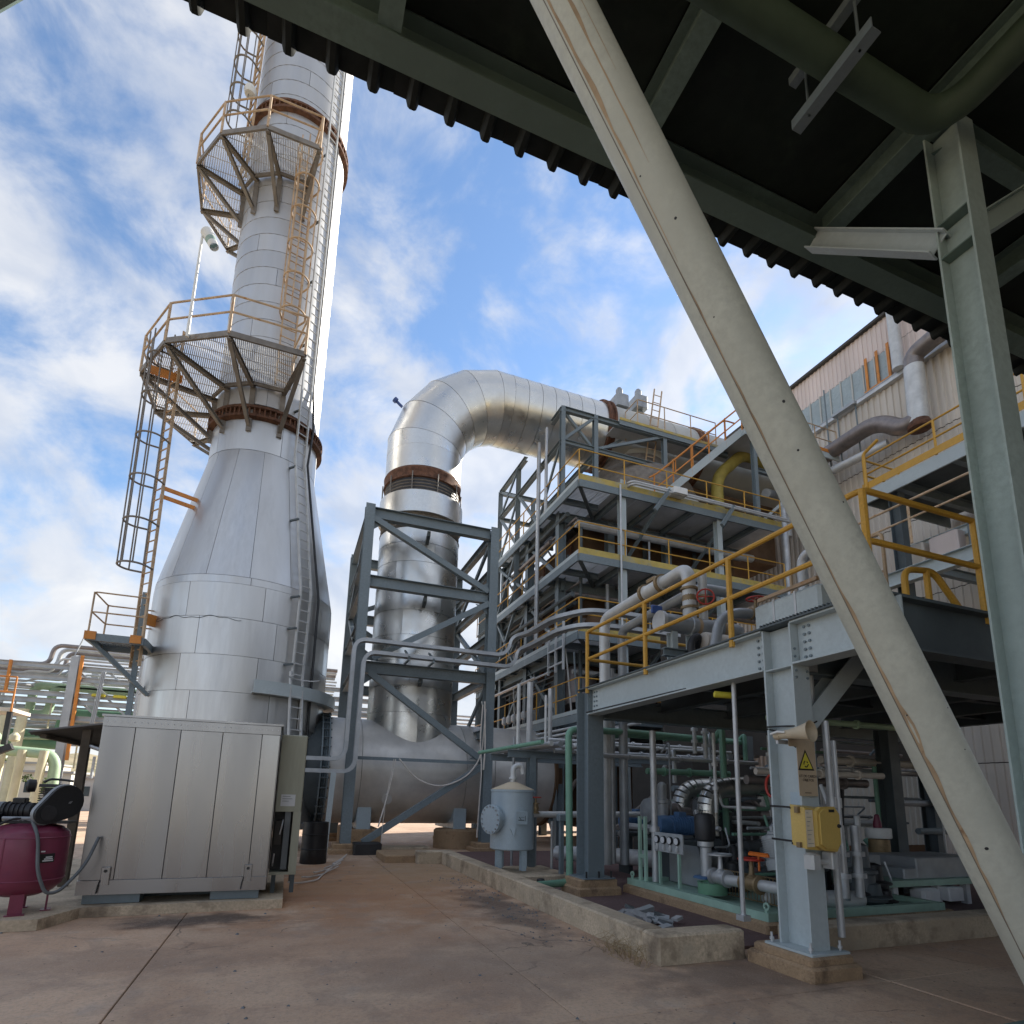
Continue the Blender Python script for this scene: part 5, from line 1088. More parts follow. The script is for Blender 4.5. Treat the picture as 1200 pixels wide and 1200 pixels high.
part('top_rail', MB().beam((5.05, 4.25, 3.93), (5.05, 5.08, 3.93), .04, .04), 'rail_tan', bx)
solo('insulated_riser', pipe([(5.5, 4.83, 3.98), (5.5, 4.83, 4.45), (5.5, 4.45, 4.55)], .06, 14, .1), 'galv', 'left of two short shiny insulated risers beside the slanting brace', 'pipe', (5.5, 4.83, 4))
solo('insulated_riser', pipe([(5.75, 4.62, 3.98), (5.75, 4.62, 4.9)], .06, 14, .1), 'galv', 'right of two short shiny insulated risers beside the slanting brace', 'pipe', (5.75, 4.62, 4))
solo('inner_guard_rail', MB().tube(fil([(6.6, 6.0, PZ), (6.6, 6.0, 4.9), (6.6, 4.6, 4.9), (6.6, 4.6, PZ)], .08), .022, 8).tube([(6.6, 6.0, 4.4), (6.6, 4.6, 4.4)], .018, 8).tube([(6.6, 5.3, PZ), (6.6, 5.3, 4.9)], .02, 8), 'rail_tan', 'inner rusty tan guard rail behind the pale box on the platform', 'handrail', (6.6, 6, PZ))
# --- machinery under the platform
sk = thing('pump_skid', 'pale green skid frame with gauge panel and vertical pump under the platform', 'pump skid', (5.8, 7.3, .16))
for x0, y0, x1, y1 in ((5.62, 5.8, 5.74, 8.95), (8.7, 5.8, 8.82, 8.95), (5.745, 5.8, 8.695, 5.9), (5.745, 8.85, 8.695, 8.95)): part('base_channel', MB().box((x0, y0, .161), (x1, y1, .26)), 'green_base', sk)
part('base_plate', MB().box((5.745, 5.905, .161), (8.695, 8.845, .2)), 'green_base', sk)
for y in (5.86, 8.85): part('lifting_eye', MB().lathe([(.05, -.01), (.05, .01), (.025, .01), (.025, -.01), (.05, -.01)], (5.66, y, .33), (1, 0, 0), 14, False).box((5.645, y-.02, .26), (5.675, y+.02, .29)), 'green_base', sk)
for y in (7.80, 8.30): part('panel_leg', MB().box((5.82, y-.02, .2), (5.86, y+.02, .78)), 'green_base', sk)
gp = part('gauge_panel', MB().bbox((5.80, 7.66, .76), (5.84, 8.40, 1.06), .01), 'motor_light', sk)
gm = MB().lathe([(.062, 0), (.062, .035), (.052, .036)], (0, 0, 0), (-1, 0, 0), 20).mesh('gauge', 'black'); gf = MB().lathe([(.052, .0362), (.052, .039)], (0, 0, 0), (-1, 0, 0), 20).mesh('dial', 'label_white')
for k in range(4):
    p = (5.8, 7.77+k*.175, .95); inst('gauge', gm, gp, p); inst('dial', gf, gp, p)
for k in range(4): part('gauge_cock', MB().tube([(5.79, 7.77+k*.175, .88), (5.78, 7.77+k*.175, .79)], .018, 8).lathe([(.03, 0), (.03, .05)], (5.78, 7.77+k*.175, .8), (0, 0, 1), 8), 'galv', sk)
part('drip_pan', MB().lathe([(.2, .27), (.205, .28), (.205, .42), (.215, .43), (.17, .43), (.17, .41), (.02, .41)], (5.92, 7.15, 0), (0, 0, 1), 24), 'green_mid', sk)
vp = part('pump_barrel', MB().lathe([(.13, .2), (.13, .25), (.09, .27), (.085, .4), (.085, .88), (.12, .9), (.12, .97)], (6.15, 7.55, 0), (0, 0, 1), 20), 'galv', sk)
part('pump_motor', MB().lathe([(.12, .97), (.15, 1.0), (.155, 1.05), (.155, 1.32), (.13, 1.38), (.05, 1.4)], (6.15, 7.55, 0), (0, 0, 1), 24), 'dark_iron', sk)
part('drive_guard', MB().bbox((6.0, 7.42, .42), (6.3, 7.7, .46), .02), 'blue_motor', sk)
part('sheet_guard', MB().prism([(6.35, 8.75, .22), (6.35, 7.75, .22), (6.35, 8.0, .85), (6.35, 8.75, .85)], (.02, 0, 0)), 'pipe_grey', sk)
def electric_motor(name, label, p, ax, r, l, m, base=True):
    p = V(p); ax = V(ax).normalized(); t = thing(name, label, 'motor', tuple(p))
    part('body', MB().lathe([(r*.5, -.52*l), (r*.9, -.5*l), (r*.95, -.3*l), (r, -.29*l), (r, .33*l), (r*.8, .36*l), (r*.5, .4*l), (r*.2, .41*l), (r*.18, .6*l)], p, ax, 24), m, t)
    part('fins', (lambda mb: [mb.lathe([(r*1.09, (-.25+k*.06)*l), (r*1.09, (-.235+k*.06)*l)], p, ax, 20) for k in range(9)] and mb)(MB()), m, t)
    part('fan_cowl', MB().lathe([(r*.6, -.62*l), (r*1.02, -.6*l), (r*1.05, -.42*l), (r*1.05, -.34*l)], p, ax, 24), m, t)
    part('terminal_box', MB().bbox(tuple(p+V((-r*.5, -r*.45, r*.9))), tuple(p+V((r*.5, r*.45, r*1.45))), .01), m, t)
    if base: part('base', MB().box(tuple(p+V((-r*.9, -r*.9, -r*1.3))), tuple(p+V((r*.9, r*.9, -r*.95)))), 'motor_grey', t)
    return t
electric_motor('blue_motor', 'bright blue electric motor left of the silver pole under the platform', (7.3, 11.2, 1.12), (1, -.1, 0), .17, .62, 'blue_motor')
electric_motor('blue_motor', 'bright blue electric motor right of the silver pole under the platform', (6.75, 8.95, 1.13), (1, -.15, 0), .17, .75, 'blue_motor')
electric_motor('grey_motor', 'pale grey ribbed motor below the pipe racks beside the front column', (6.6, 6.6, .95), (0, .2, 1), .16, .5, 'motor_light', False)
for x, y, lab in ((7.3, 11.2, 'concrete bench under the left blue motor'), (6.75, 8.95, 'steel bench under the right blue motor')):
    solo('motor_bench', MB().box((x-.35, y-.2, .0), (x-.25, y+.2, .8)).box((x+.25, y-.2, .0), (x+.35, y+.2, .8)).bbox((x-.6, y-.3, .8), (x+.7, y+.3, .9), .02), 'steel_dark', lab, 'bench', (x, y, 0))
def seg_elbow(x, y, lab):
    t = thing('insulated_bend', lab, 'pipe', (x, y, 1.0)); pts = fil([(x, y, .95), (x, y, 1.82), (x+1.6, y-.35, 1.9)], .42, 7)
    for k in range(len(pts)-1):
        part('bend_shell', MB().tube([pts[k], V(pts[k]).lerp(V(pts[k+1]), .997)], [.192, .189], 24), 'cladding_duct', t)
    part('flange', MB().lathe([(.12, -.25), (.12, -.05), (.2, -.04), (.2, 0)], (x, y, .95), (0, 0, 1), 18), 'dark_iron', t)
seg_elbow(7.65, 10.1, 'left of two fat silver segmented pipe bends under the platform'); seg_elbow(7.45, 9.05, 'right of two fat silver segmented pipe bends under the platform')
solo('silver_post', MB().tube([(5.85, 8.45, .26), (5.85, 8.45, 2.75)], .055, 16).lathe([(.085, 0), (.085, .09)], (5.85, 8.45, 1.05), (0, 0, 1), 12), 'galv', 'shiny silver vertical pipe on the green skid left of gauges', 'pipe', (5.85, 8.45, .26))
solo('green_stand', MB().box((5.7, 8.5, .26), (5.74, 8.56, 1.3)).box((5.7, 8.66, .26), (5.74, 8.72, 1.3)).box((5.7, 8.561, .62), (5.74, 8.659, .68)), 'green_base', 'pale green double upright beside the silver vertical pipe', 'stand', (5.72, 8.6, .26))
solo('slim_pole', MB().tube([(4.95, 5.48, .3), (4.93, 5.43, 3.05)], .028, 12).box((4.9, 5.42, .28), (5.0, 5.54, .34)), 'galv', 'slim pale vertical pole between kerb and platform beam', 'pole', (4.95, 5.45, .3))
solo('conduit_rail', MB().tube([(4.93, 5.43, 3.06), (4.70, 8.7, 3.02)], .012, 6), 'dark_iron', 'thin dark conduit along the lower edge of the platform beam', 'conduit', (4.8, 7, 3.04))
solo('large_low_pipe', pipe([(5.9, 12.3, .34), (6.6, 10.8, .42), (6.75, 9.75, .45), (8.5, 9.4, .45)], .16, 18, .5), 'pipe_white', 'fat pale low pipe bending along the trench floor', 'pipe', (6.6, 10.8, .4))
solo('large_low_pipe', MB().lathe([(.02, -.06), (.09, -.04), (.115, .02), (.115, 1.3), (.05, 1.36)], (7.55, 6.1, .3), (-1, .35, 0), 20), 'pipe_white', 'fat pale capped pipe stub lying right of the front column', 'pipe', (7.2, 6.1, .3))
pr = random.Random(11)
for x0, y0, x1, y1, z, r_, m, lab in (
    (5.2, 9.85, 9, 9.8, 2.82, .055, 'green_pipe', 'green horizontal pipe high under the far platform edge'),
    (5.2, 9.4, 9, 9.35, 2.36, .04, 'galv', 'silver horizontal pipe across the dark bay behind the far column'),
    (5.3, 10.2, 9, 10.1, 2.62, .03, 'pipe_white', 'thin white pipe just below the green horizontal pipe'),
    (5.0, 10.6, 9, 10.5, 2.5, .05, 'pipe_grey', 'grey pipe in the bundle behind the green riser'),
    (5.0, 10.9, 9, 10.8, 2.74, .045, 'galv', 'silver pipe furthest back in the bundle behind the green riser'),
    (6.5, 9.6, 8.4, 9.5, 2.12, .06, 'green_pipe', 'short green pipe above the silver bends'),
    (6.6, 6.9, 8.9, 6.6, 2.04, .05, 'sheet_beige', 'beige horizontal pipe left of the front column'),
    (6.6, 7.1, 8.9, 6.9, 1.92, .07, 'pipe_brown', 'brown horizontal pipe under the beige one'),
    (9.2, 8.0, 13, 8.0, 2.38, .075, 'sheet_beige', 'cream horizontal pipe crossing the dark bay right of column'),
    (9.2, 8.0, 13, 8.05, 2.22, .04, 'galv', 'thin silver pipe below the cream crossing pipe'),
    (6.2, 6.2, 9.5, 6.1, 2.75, .045, 'green_pale', 'pale green slim pipe under the platform deck')):
    mb = MB().tube([(x0, y0, z), (x1, y1, z)], r_, 12)
    for k in range(3):
        f = .2+.3*k; mb.lathe([(r_*1.5, -.02), (r_*1.5, .02)], (x0+(x1-x0)*f, y0+(y1-y0)*f, z), (x1-x0, y1-y0, 0), 12)
    solo('cross_pipe', mb, m, lab, 'pipe', (x0, y0, z), 'horizontal pipes in the bay under the platform')
for x, y, z0, z1, r_, m, lab in ((7.57, 9.5, 2.5, 3.3, .04, 'pipe_white', 'left white drop pipe in the dark bay'), (7.83, 9.5, 2.4, 3.3, .045, 'galv', 'middle silver drop pipe in the dark bay'), (8.15, 9.4, 1.2, 3.3, .05, 'galv', 'right silver drop pipe in the dark bay'),
    (6.6, 7.8, 1.4, 2.7, .03, 'pipe_white', 'thin white vertical line rising from the vertical pump'), (7.6, 7.6, 1.9, 2.7, .04, 'pipe_white', 'short white vertical pipe beside the brown pipe'), (7.16, 6.0, .35, 1.3, .055, 'galv', 'left shiny vertical pipe behind the front column'), (7.44, 6.0, .35, 1.3, .06, 'galv', 'right shiny vertical pipe behind the front column'),
    (7.3, 6.1, .3, 1.2, .05, 'steel', 'dull steel upright between two shiny pipes'), (5.45, 9.9, 2.4, 3.0, .05, 'pipe_white', 'short white pipe behind the far column head')):
    mb = MB().tube([(x, y, z0), (x, y, z1)], r_, 12)
    for f in (.3, .6): mb.lathe([(r_*1.7, -.03), (r_*1.7, .03)], (x, y, z0+(z1-z0)*f), (0, 0, 1), 12)
    solo('drop_pipe', mb, m, lab, 'pipe', (x, y, z0), 'upright pipes in the bay under the platform')
solo('suction_line', pipe([(5.98, 5.3, .52), (5.92, 6.3, .52), (5.9, 7.1, .5), (6.15, 7.45, .5)], .075, 16, .2), 'pipe_white', 'pale flanged suction pipe on the skid by the front column', 'pipe', (5.9, 6.3, .5))
for y, lab in ((6.35, 'brown valve nearest the front column on the suction pipe'), (6.95, 'silver valve further along the suction pipe')):
    valve((5.91, y, .52), (0, 1, 0), .075, 'brass' if y < 6.5 else 'galv', (0, 0, 1), wm='red' if y < 6.5 else 'galv', label=lab)
solo('orange_lever', MB().bbox((5.85, 6.0, .89), (5.91, 6.35, .94), .02).tube([(5.9, 6.2, .7), (5.9, 6.2, .9)], .015, 6), 'orange_plastic', 'orange valve lever near the front column', 'lever', (5.88, 6.2, .9))
solo('orange_lever', MB().bbox((6.6, 8.2, .98), (6.75, 8.3, 1.02), .015).tube([(6.68, 8.25, .8), (6.68, 8.25, .985)], .015, 6), 'orange_plastic', 'small orange lever behind the gauge panel', 'lever', (6.68, 8.25, .8))
solo('red_wheel', MB().tube([(5.95, 5.95+math.cos(a)*.1, 1.8+math.sin(a)*.14) for a in [k*math.pi/8 for k in range(16)]], .018, 6, closed=True).tube([(5.95, 5.95, 1.66), (5.95, 5.95, 1.94)], .014, 6).tube([(5.95, 5.95, 1.8), (6.3, 5.95, 1.8)], .02, 6), 'red', 'red handwheel half hidden behind the front column', 'handwheel', (5.95, 5.95, 1.8))
wm_ = MB()
for k in range(26):
    y = 5.85+.06*k; wm_.tube([(6.25, y, .24), (6.25, y, .58)], .006, 5)
wm_.tube([(6.25, 5.85, .24), (6.25, 7.36, .24)], .01, 6).tube([(6.25, 5.85, .58), (6.25, 7.36, .58)], .01, 6)
solo('wire_guard', wm_, 'brass', 'brown wire mesh guard low on the skid', 'guard', (6.25, 6.6, .24))
for k in range(22):
    x = 6.7+pr.uniform(0, 1.9); y = pr.uniform(5.95, 8.7); s_ = pr.uniform(.08, .22); h_ = pr.uniform(.3, 1.15)
    if k == 0: cl_ = thing('pump_cluster', 'dark cluster of iron pump bodies and pipework at the back of green skid', 'pumps', (7.6, 7.3, .2))
    part('pump_body', MB().lathe([(s_*.6, .2), (s_, .26), (s_, h_*.6), (s_*1.25, h_*.62), (s_*1.25, h_*.66), (s_*.7, h_*.7), (s_*.6, h_), (s_*.2, h_+.03)], (x, y, 0), (0, 0, 1), 14), pr.choice(('dark_iron', 'motor_grey', 'steel_dark', 'pipe_brown', 'dark_iron')), cl_)
for k in range(16):
    x = 6.5+pr.uniform(0, 2.0); y = pr.uniform(6.0, 8.7); z = pr.uniform(.4, 1.6); L_ = pr.uniform(.3, 1.0); d = pr.choice(((1, 0, 0), (0, 1, 0), (0, 0, 1), (1, 0, 0)))
    part('small_pipe', MB().tube(fil([V((x, y, z)), V((x, y, z))+V(d)*L_, V((x, y, z))+V(d)*L_+V((0, .1, .3))], .08), pr.choice((.015, .025, .04)), 8), pr.choice(('galv', 'pipe_grey', 'pipe_white', 'steel', 'green_pipe')), cl_)
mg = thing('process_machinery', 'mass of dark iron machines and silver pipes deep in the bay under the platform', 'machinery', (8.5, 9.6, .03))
for k in range(26):
    x = pr.uniform(6.2, 11.5); y = pr.uniform(9.2, 11.2); z0 = pr.uniform(.05, 1.2); s_ = pr.uniform(.1, .28); d = pr.choice(((1, 0, 0), (0, 1, 0), (0, 0, 1), (1, 0, 0)))
    part('machine_body', MB().lathe([(s_*.5, 0), (s_*.95, .04), (s_, .1), (s_, .35), (s_*1.2, .36), (s_*1.2, .42), (s_*.8, .43), (s_*.8, .7), (s_*.3, .75)], (x, y, z0+s_), d, 16), pr.choice(('dark_iron', 'motor_grey', 'pipe_brown', 'steel_dark', 'pipe_grey')), mg)
for k in range(40):
    x = pr.uniform(5.8, 11.5); y = pr.uniform(8.9, 11.2); z = pr.uniform(.3, 2.9); L_ = pr.uniform(.5, 2.2); d = V(pr.choice(((1, 0, 0), (0, 1, 0), (0, 0, -1), (1, 0, 0), (0, 0, 1)))); e = V((x, y, z))+d*L_; e.z = max(.1, min(3, e.z))
    part('machine_pipe', MB().tube(fil([(x, y, z), e, e+V((0, .25, -.2 if e.z > 1 else .3))], .1), pr.choice((.018, .03, .045, .06)), 8), pr.choice(('galv', 'pipe_grey', 'pipe_white', 'steel', 'green_pipe', 'pipe_brown', 'galv')), mg)
for k in range(18):
    x = pr.uniform(8.0, 13.5); y = pr.uniform(7.4, 12.5); z = pr.uniform(1.0, 3.0); part('machine_pipe', MB().tube([(x, y, z), (x+pr.uniform(.8, 3), y+pr.uniform(-.1, .1), z)], pr.choice((.025, .04, .07)), 8), pr.choice(('galv', 'pipe_grey', 'steel', 'steel_dark', 'pipe_brown')), mg)
ls = thing('louvre_block', 'dark rack of small silver valves behind the grey motor', 'valve rack', (7.0, 6.4, 1.2))
for k in range(4):
    part('stem', MB().tube([(7.0, 6.2+.17*k, 1.0), (7.0, 6.2+.17*k, 1.35)], .03, 8).lathe([(.05, 0), (.05, .06)], (7.0, 6.2+.17*k, 1.2), (0, 0, 1), 8), 'galv', ls)
part('back_plate', MB().bbox((7.1, 6.05, .9), (7.16, 6.95, 1.45), .01), 'dark_iron', ls)
# right-hand bay: green skid with boxy covers, plain sheet wall behind, columns
rs = thing('covered_skid', 'green skid with stepped grey sheet cover right of the front column', 'pump skid', (9.6, 6.9, .2))
part('base', MB().prism([(8.2, 6.5, .36), (11.4, 6.5, .36), (11.4, 8.2, .36), (8.2, 8.2, .36)], (0, 0, .09)), 'green_base', rs)
part('cover', MB().bbox((9.5, 6.62, .455), (11.0, 7.4, .78), .02), 'pipe_grey', rs); part('cover_step', MB().bbox((9.2, 6.62, .455), (9.496, 7.4, .62), .02), 'pipe_grey', rs)
part('small_cover', MB().bbox((8.6, 6.9, .6), (9.1, 7.3, .82), .03), 'pipe_grey', rs)
for x in (8.9, 9.9, 10.6): part('support', MB().box((x, 6.6, .03), (x+.1, 6.7, .358)), 'label_white', rs)
part('white_tub', MB().bbox((9.35, 6.45, .08), (9.75, 6.7, .33), .04), 'label_white', rs); part('white_tub', MB().bbox((9.95, 6.45, .12), (10.3, 6.7, .33), .02), 'label_white', rs)
sv = thing('strainer', 'small machine with white collar and dark red top on the covered skid', 'strainer', (10.0, 7.6, .45))
part('collar', MB().lathe([(.2, 1.0), (.21, 1.02), (.21, 1.16), (.2, 1.18)], (10.0, 7.6, 0), (0, 0, 1), 20), 'white_paint', sv); part('body', MB().lathe([(.1, .45), (.17, .6), (.17, .98), (.12, .995)], (10.0, 7.6, 0), (0, 0, 1), 20), 'brass', sv); part('top', MB().lathe([(.07, 1.181), (.07, 1.26), (.04, 1.4), (.02, 1.42)], (10.0, 7.6, 0), (0, 0, 1), 16), 'maroon', sv)
for k, (x, y, z0, z1, r_, m) in enumerate(((10.45, 7.9, .45, 2.3, .04, 'green_pipe'), (8.75, 7.0, .45, 1.4, .05, 'galv'), (9.0, 7.7, .45, 1.9, .035, 'galv'), (11.6, 7.5, .45, 2.7, .02, 'galv'))):
    part('riser', MB().tube([(x, y, z0), (x, y, z1)], r_, 10), m, rs)
part('inclined_pipe', MB().tube([(9.2, 7.8, .5), (9.75, 8.1, 2.1)], .09, 12), 'dark_iron', rs)
yv = valve((12.2, 7.6, 2.3), (0, 0, 1), .13, 'sign_yellow', None, label='mustard yellow valve body hanging in the dark bay at right')
wl_ = thing('sheet_partition', 'pale corrugated sheet partition at the back of the dark bay', 'partition', (13, 13, 0))
def corr(w_, h, pitch=.25, d=.035):
    vs = []; n = int(round(w_/pitch)); xs = []
    for k in range(n): xs += [(k*pitch, 0), (k*pitch+pitch*.42, 0), (k*pitch+pitch*.5, -d), (k*pitch+pitch*.9, -d)]
    xs += [(n*pitch-.006, 0)]
    for x, y in xs: vs += [(x, y, 0), (x, y, h)]
    fs = [(2*i, 2*i+2, 2*i+3, 2*i+1) for i in range(len(xs)-1)]
    m = len(vs); vs += [(x, y+.01, z) for x, y, z in vs]; fs += [tuple(m+q for q in reversed(f)) for f in fs]
    fs += [(1, 2*len(xs)-1, m+2*len(xs)-1, m+1)] if False else []
    for i in range(len(xs)-1): fs += [(2*i+1, 2*i+3, m+2*i+3, m+2*i+1), (2*i, m+2*i, m+2*i+2, 2*i+2)]
    return MB().add(vs, fs)
pm_ = corr(2.0, 2.2).mesh('wall_sheet', 'sheet_pale')
for k in range(7): inst('wall_sheet', pm_, wl_, (11.0+k*2.0, 13.2, .35))
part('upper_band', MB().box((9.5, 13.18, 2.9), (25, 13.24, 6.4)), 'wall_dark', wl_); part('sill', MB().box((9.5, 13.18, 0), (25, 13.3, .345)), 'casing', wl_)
solo('bay_shade_box', MB().box((9.0, 11.4, .03), (10.9, 14, 2.6)), 'wall_dark', 'added dark box for the deep shade under the platform behind the silver bends', 'shade backing', (9, 11.4, 0))  # dark box added as backdrop where the bay is only deep shade
for x in (12.2, 14.6): part('frame_post', MB().ibeam((x, 13.0, 0), (x, 13.0, 3.4), .2, .2), 'steel_dark', wl_)
# diagonal lean board behind the silver pole
solo('leaning_beam', MB().beam((7.3, 13.0, .4), (9.4, 12.4, 2.2), .18, .16), 'bracket', 'pale sloping beam in the dark bay behind the blue motors', 'beam', (7.3, 13, .4))

# ================================================================= SEPARATOR VESSEL, GREEN PIPE, small stuff in the trench
vx, vy = 4.24, 10.9
sv2 = thing('separator_vessel', 'small blue grey upright vessel with round flanged manway and gooseneck vent', 'vessel', (vx, vy, .3))
part('shell', MB().lathe([(.03, .55), (.40, .57), (.425, .59), (.425, 1.66), (.44, 1.665), (.44, 1.70), (.425, 1.705)], (vx, vy, 0), (0, 0, 1), 40), 'vessel', sv2)
part('cone_top', MB().lathe([(.43, 1.706), (.415, 1.72), (.1, 1.85), (.06, 1.86)], (vx, vy, 0), (0, 0, 1), 40), 'horn', sv2)
part('vent', MB().tube(fil([(vx, vy, 1.85), (vx, vy, 2.16), (vx+.17, vy-.02, 2.2), (vx+.2, vy-.02, 2.02)], .1, 7), .055, 16).lathe([(.085, -.02), (.085, .02)], (vx, vy, 1.93), (0, 0, 1), 16), 'pipe_white', sv2)
for a in (20, 110, 200, 290): part('leg', MB().ibeam((vx+math.cos(R(a))*.33, vy+math.sin(R(a))*.33, .2), (vx+math.cos(R(a))*.33, vy+math.sin(R(a))*.33, .9), .11, .1, .01, .01), 'vessel', sv2)
axm = V((-.93, -.36, 0)); mo_ = V((vx, vy, 1.14))
mw = part('manway', MB().lathe([(.2, .3), (.2, .5), (.27, .501), (.27, .535), (.275, .54), (.275, .575), (.05, .58)], mo_, axm, 32), 'vessel', sv2)
bb = MB(); u = V((0, 0, 1)); v = axm.cross(u)
for k in range(16):
    p = mo_+axm*.575+(u*math.cos(k*math.pi/8)+v*math.sin(k*math.pi/8))*.24; bb.lathe([(.018, -.08), (.018, .02)], p, axm, 6)
part('manway_bolts', bb, 'pipe_grey', sv2, kind='stuff')
npl = part('nameplate', MB().bbox((vx-.11, vy-.475, 1.06), (vx+.13, vy-.46, 1.3), .004), 'vessel', sv2); part('plate_mount', MB().box((vx-.09, vy-.459, 1.1), (vx+.11, vy-.35, 1.26)), 'vessel', sv2)
part('plate_mark', MB().box((vx-.06, vy-.4785, 1.13), (vx+.06, vy-.4758, 1.145)).beam((vx-.05, vy-.477, 1.2), (vx-.005, vy-.477, 1.15), .012, .002, (0, 1, 0)).box((vx+.075, vy-.4785, 1.12), (vx+.085, vy-.4758, 1.22)).box((vx-.02, vy-.4785, 1.19), (vx+.06, vy-.4758, 1.197)), 'steel_dark', npl)
part('lifting_lug', MB().prism([(vx-.2, vy-.385, .98), (vx-.1, vy-.42, .98), (vx-.13, vy-.42, .84)], (0, -.03, 0)), 'vessel', sv2)
solo('outlet_pipe', MB().tube([(vx+.36, vy-.15, 1.24), (9.0, vy-.2, 1.28)], .062, 16), 'pipe_white', 'pale horizontal pipe leading right from the blue grey vessel', 'pipe', (vx+.4, vy, 1.24))
valve((vx+.40, vy-.22, 1.36), (0, 0, 1), .05, 'brass', (0, 0, 1), label='corroded brown valve with red cap on the blue grey vessel')
solo('vessel_base', MB().bbox((3.86, 10.1, .031), (5.2, 11.6, .17), .02), 'concrete', 'concrete base slab under the blue grey vessel', 'base', (3.9, 10.5, 0))
solo('green_riser', MB().tube(fil([(4.02, 9.12, .16), (4.70, 9.3, .16), (4.72, 9.42, 2.8), (6.0, 9.55, 2.84), (9.0, 9.9, 2.84)], .16, 7), .062, 18), 'green_pipe', 'pale green pipe rising from the trench and turning right at the far column', 'pipe', (4.72, 9.4, .16))
gs2 = thing('pipe_gantry', 'low steel gantry of thin pipes left of the far platform column', 'pipe gantry', (5.2, 11.8, 0))
for x, y in ((4.85, 11.4), (5.4, 12.8)): part('post', MB().ibeam((x, y, .03), (x, y, 2.42), .16, .14, .012, .01), 'steel', gs2)
part('beam', MB().ibeam((4.3, 11.4, 2.46), (8.5, 11.4, 2.46), .16, .12), 'steel', gs2); part('beam', MB().ibeam((4.4, 12.8, 2.46), (8.5, 12.8, 2.46), .16, .12), 'steel', gs2)
for k, (x, z, r_, m) in enumerate(((4.45, 2.62, .045, 'green_pipe'), (4.65, 2.60, .05, 'pipe_white'), (4.85, 2.60, .06, 'pipe_grey'), (5.1, 2.58, .035, 'galv'), (5.3, 2.6, .06, 'pipe_white'))):
    part('gantry_pipe', MB().tube([(x, 13.8-.4*k, z), (x+.1, 10.2, z)], r_, 12), m, gs2)
for k, (x, y, z0, z1, r_, m) in enumerate(((4.6, 11.6, 2.4, 4.0, .04, 'pipe_white'), (4.95, 11.8, 2.5, 4.1, .07, 'galv'), (5.45, 11.8, 2.5, 4.0, .05, 'galv'), (4.75, 12.2, .1, 2.9, .03, 'pipe_grey'), (5.25, 11.6, 2.5, 3.8, .03, 'pipe_white'), (5.0, 11.5, .1, 2.5, .03, 'pipe_grey'), (5.15, 11.0, .1, 1.1, .03, 'galv'))):
    part('riser', MB().tube([(x, y, z0), (x, y, z1)], r_, 10), m, gs2)
solo('meter_stand', MB().box((4.86, 10.0, .2), (4.93, 10.08, 1.15)).bbox((4.8, 9.94, 1.15), (5.0, 10.08, 1.28), .02), 'steel', 'thin post with small instrument box beside the green riser', 'instrument', (4.9, 10, .2))
solo('sample_pot', MB().lathe([(.06, 0), (.07, .02), (.07, .14), (.05, .16)], (4.3, 9.62, .03), (0, 0, 1), 12), 'dark_iron', 'small dark pot on the trench floor beside the green riser', 'pot', (4.3, 9.6, .03))
rb = random.Random(2)
rub = thing('rubble_heap', 'small heap of broken grey insulation pieces on the trench floor', 'rubble', (4.55, 6.75, .03))
for k in range(22):
    x, y = 4.35+rb.gauss(.18, .14), 6.8+rb.gauss(0, .35); s_ = rb.uniform(.05, .16); a = rb.uniform(0, 3); d = V((math.cos(a), math.sin(a), rb.uniform(-.1, .3))); c = V((x, y, .06+rb.uniform(0, .05)))
    part('fragment', MB().beam(c-d*s_, c+d*s_, rb.uniform(.05, .13), rb.uniform(.02, .07), (rb.uniform(-.5, .5), rb.uniform(-.5, .5), 1)), rb.choice(('rubble', 'rubble', 'motor_light', 'motor_grey')), rub)
wd = MB()
for k in range(70):
    x, y = 3.42+rb.gauss(0, .07), 5.55+rb.gauss(0, .22); h_ = rb.uniform(.06, .2)
    wd.tube([(x, y, 0), (x+rb.gauss(0, .05), y+rb.gauss(0, .05), h_*.6), (x+rb.gauss(0, .11), y+rb.gauss(0, .11), h_)], [.004, .003, .0015], 3)
o = solo('dry_weeds', wd, 'dry_grass', 'tuft of dry weeds at the foot of the kerb corner', 'weeds', (3.42, 5.5, 0))
# floor litter
lit = MB()
for k in range(260):
    x, y = rb.uniform(-3.4, 4.5), rb.uniform(3.6, 13.5)
    if k % 3: x, y = 3.3+rb.gauss(-.1, .22), rb.uniform(6.2, 11.5)
    if x > 3.53: continue
    s_ = rb.uniform(.006, .022); lit.add([(x-s_, y, .001), (x+s_*rb.uniform(.3, 1), y-s_, .001), (x+s_, y+s_, .001), (x, y, s_*.9)], [(0, 1, 3), (1, 2, 3), (2, 0, 3), (2, 1, 0)])
struct('gravel_scatter', lit, 'motor_grey', 'stuff')

# ================================================================= RIGHT UPPER DECK and CLAD BUILDING
rd = thing('upper_side_deck', 'high steel deck with yellow toe plate in front of the clad building', 'platform', (16, 8, 0))
part('deck_plate', MB().box((16, 3, 11.05), (19.9, 11.5, 11.08)), 'steel_dark', rd)
part('edge_channel', MB().beam((15.97, 3, 10.88), (15.97, 11.55, 10.88), .06, .4), 'steel_light', rd); part('edge_channel', MB().beam((16, 11.53, 10.88), (19.9, 11.53, 10.88), .06, .4), 'steel', rd)
for k in range(5): part('joist', MB().ibeam((16, 10.6-1.6*k, 10.88), (19.9, 10.6-1.6*k, 10.88), .3, .16), 'steel', rd)
part('toe_plate', MB().beam((15.93, 3, 11.22), (15.93, 11.55, 11.22), .012, .22), 'rail_yellow', rd)
railing(rd, [(17.6, 11.5), (16, 11.5), (16, 3)], 11.08, 'rail_yellow', 1.1, 2.3, .035, .03)
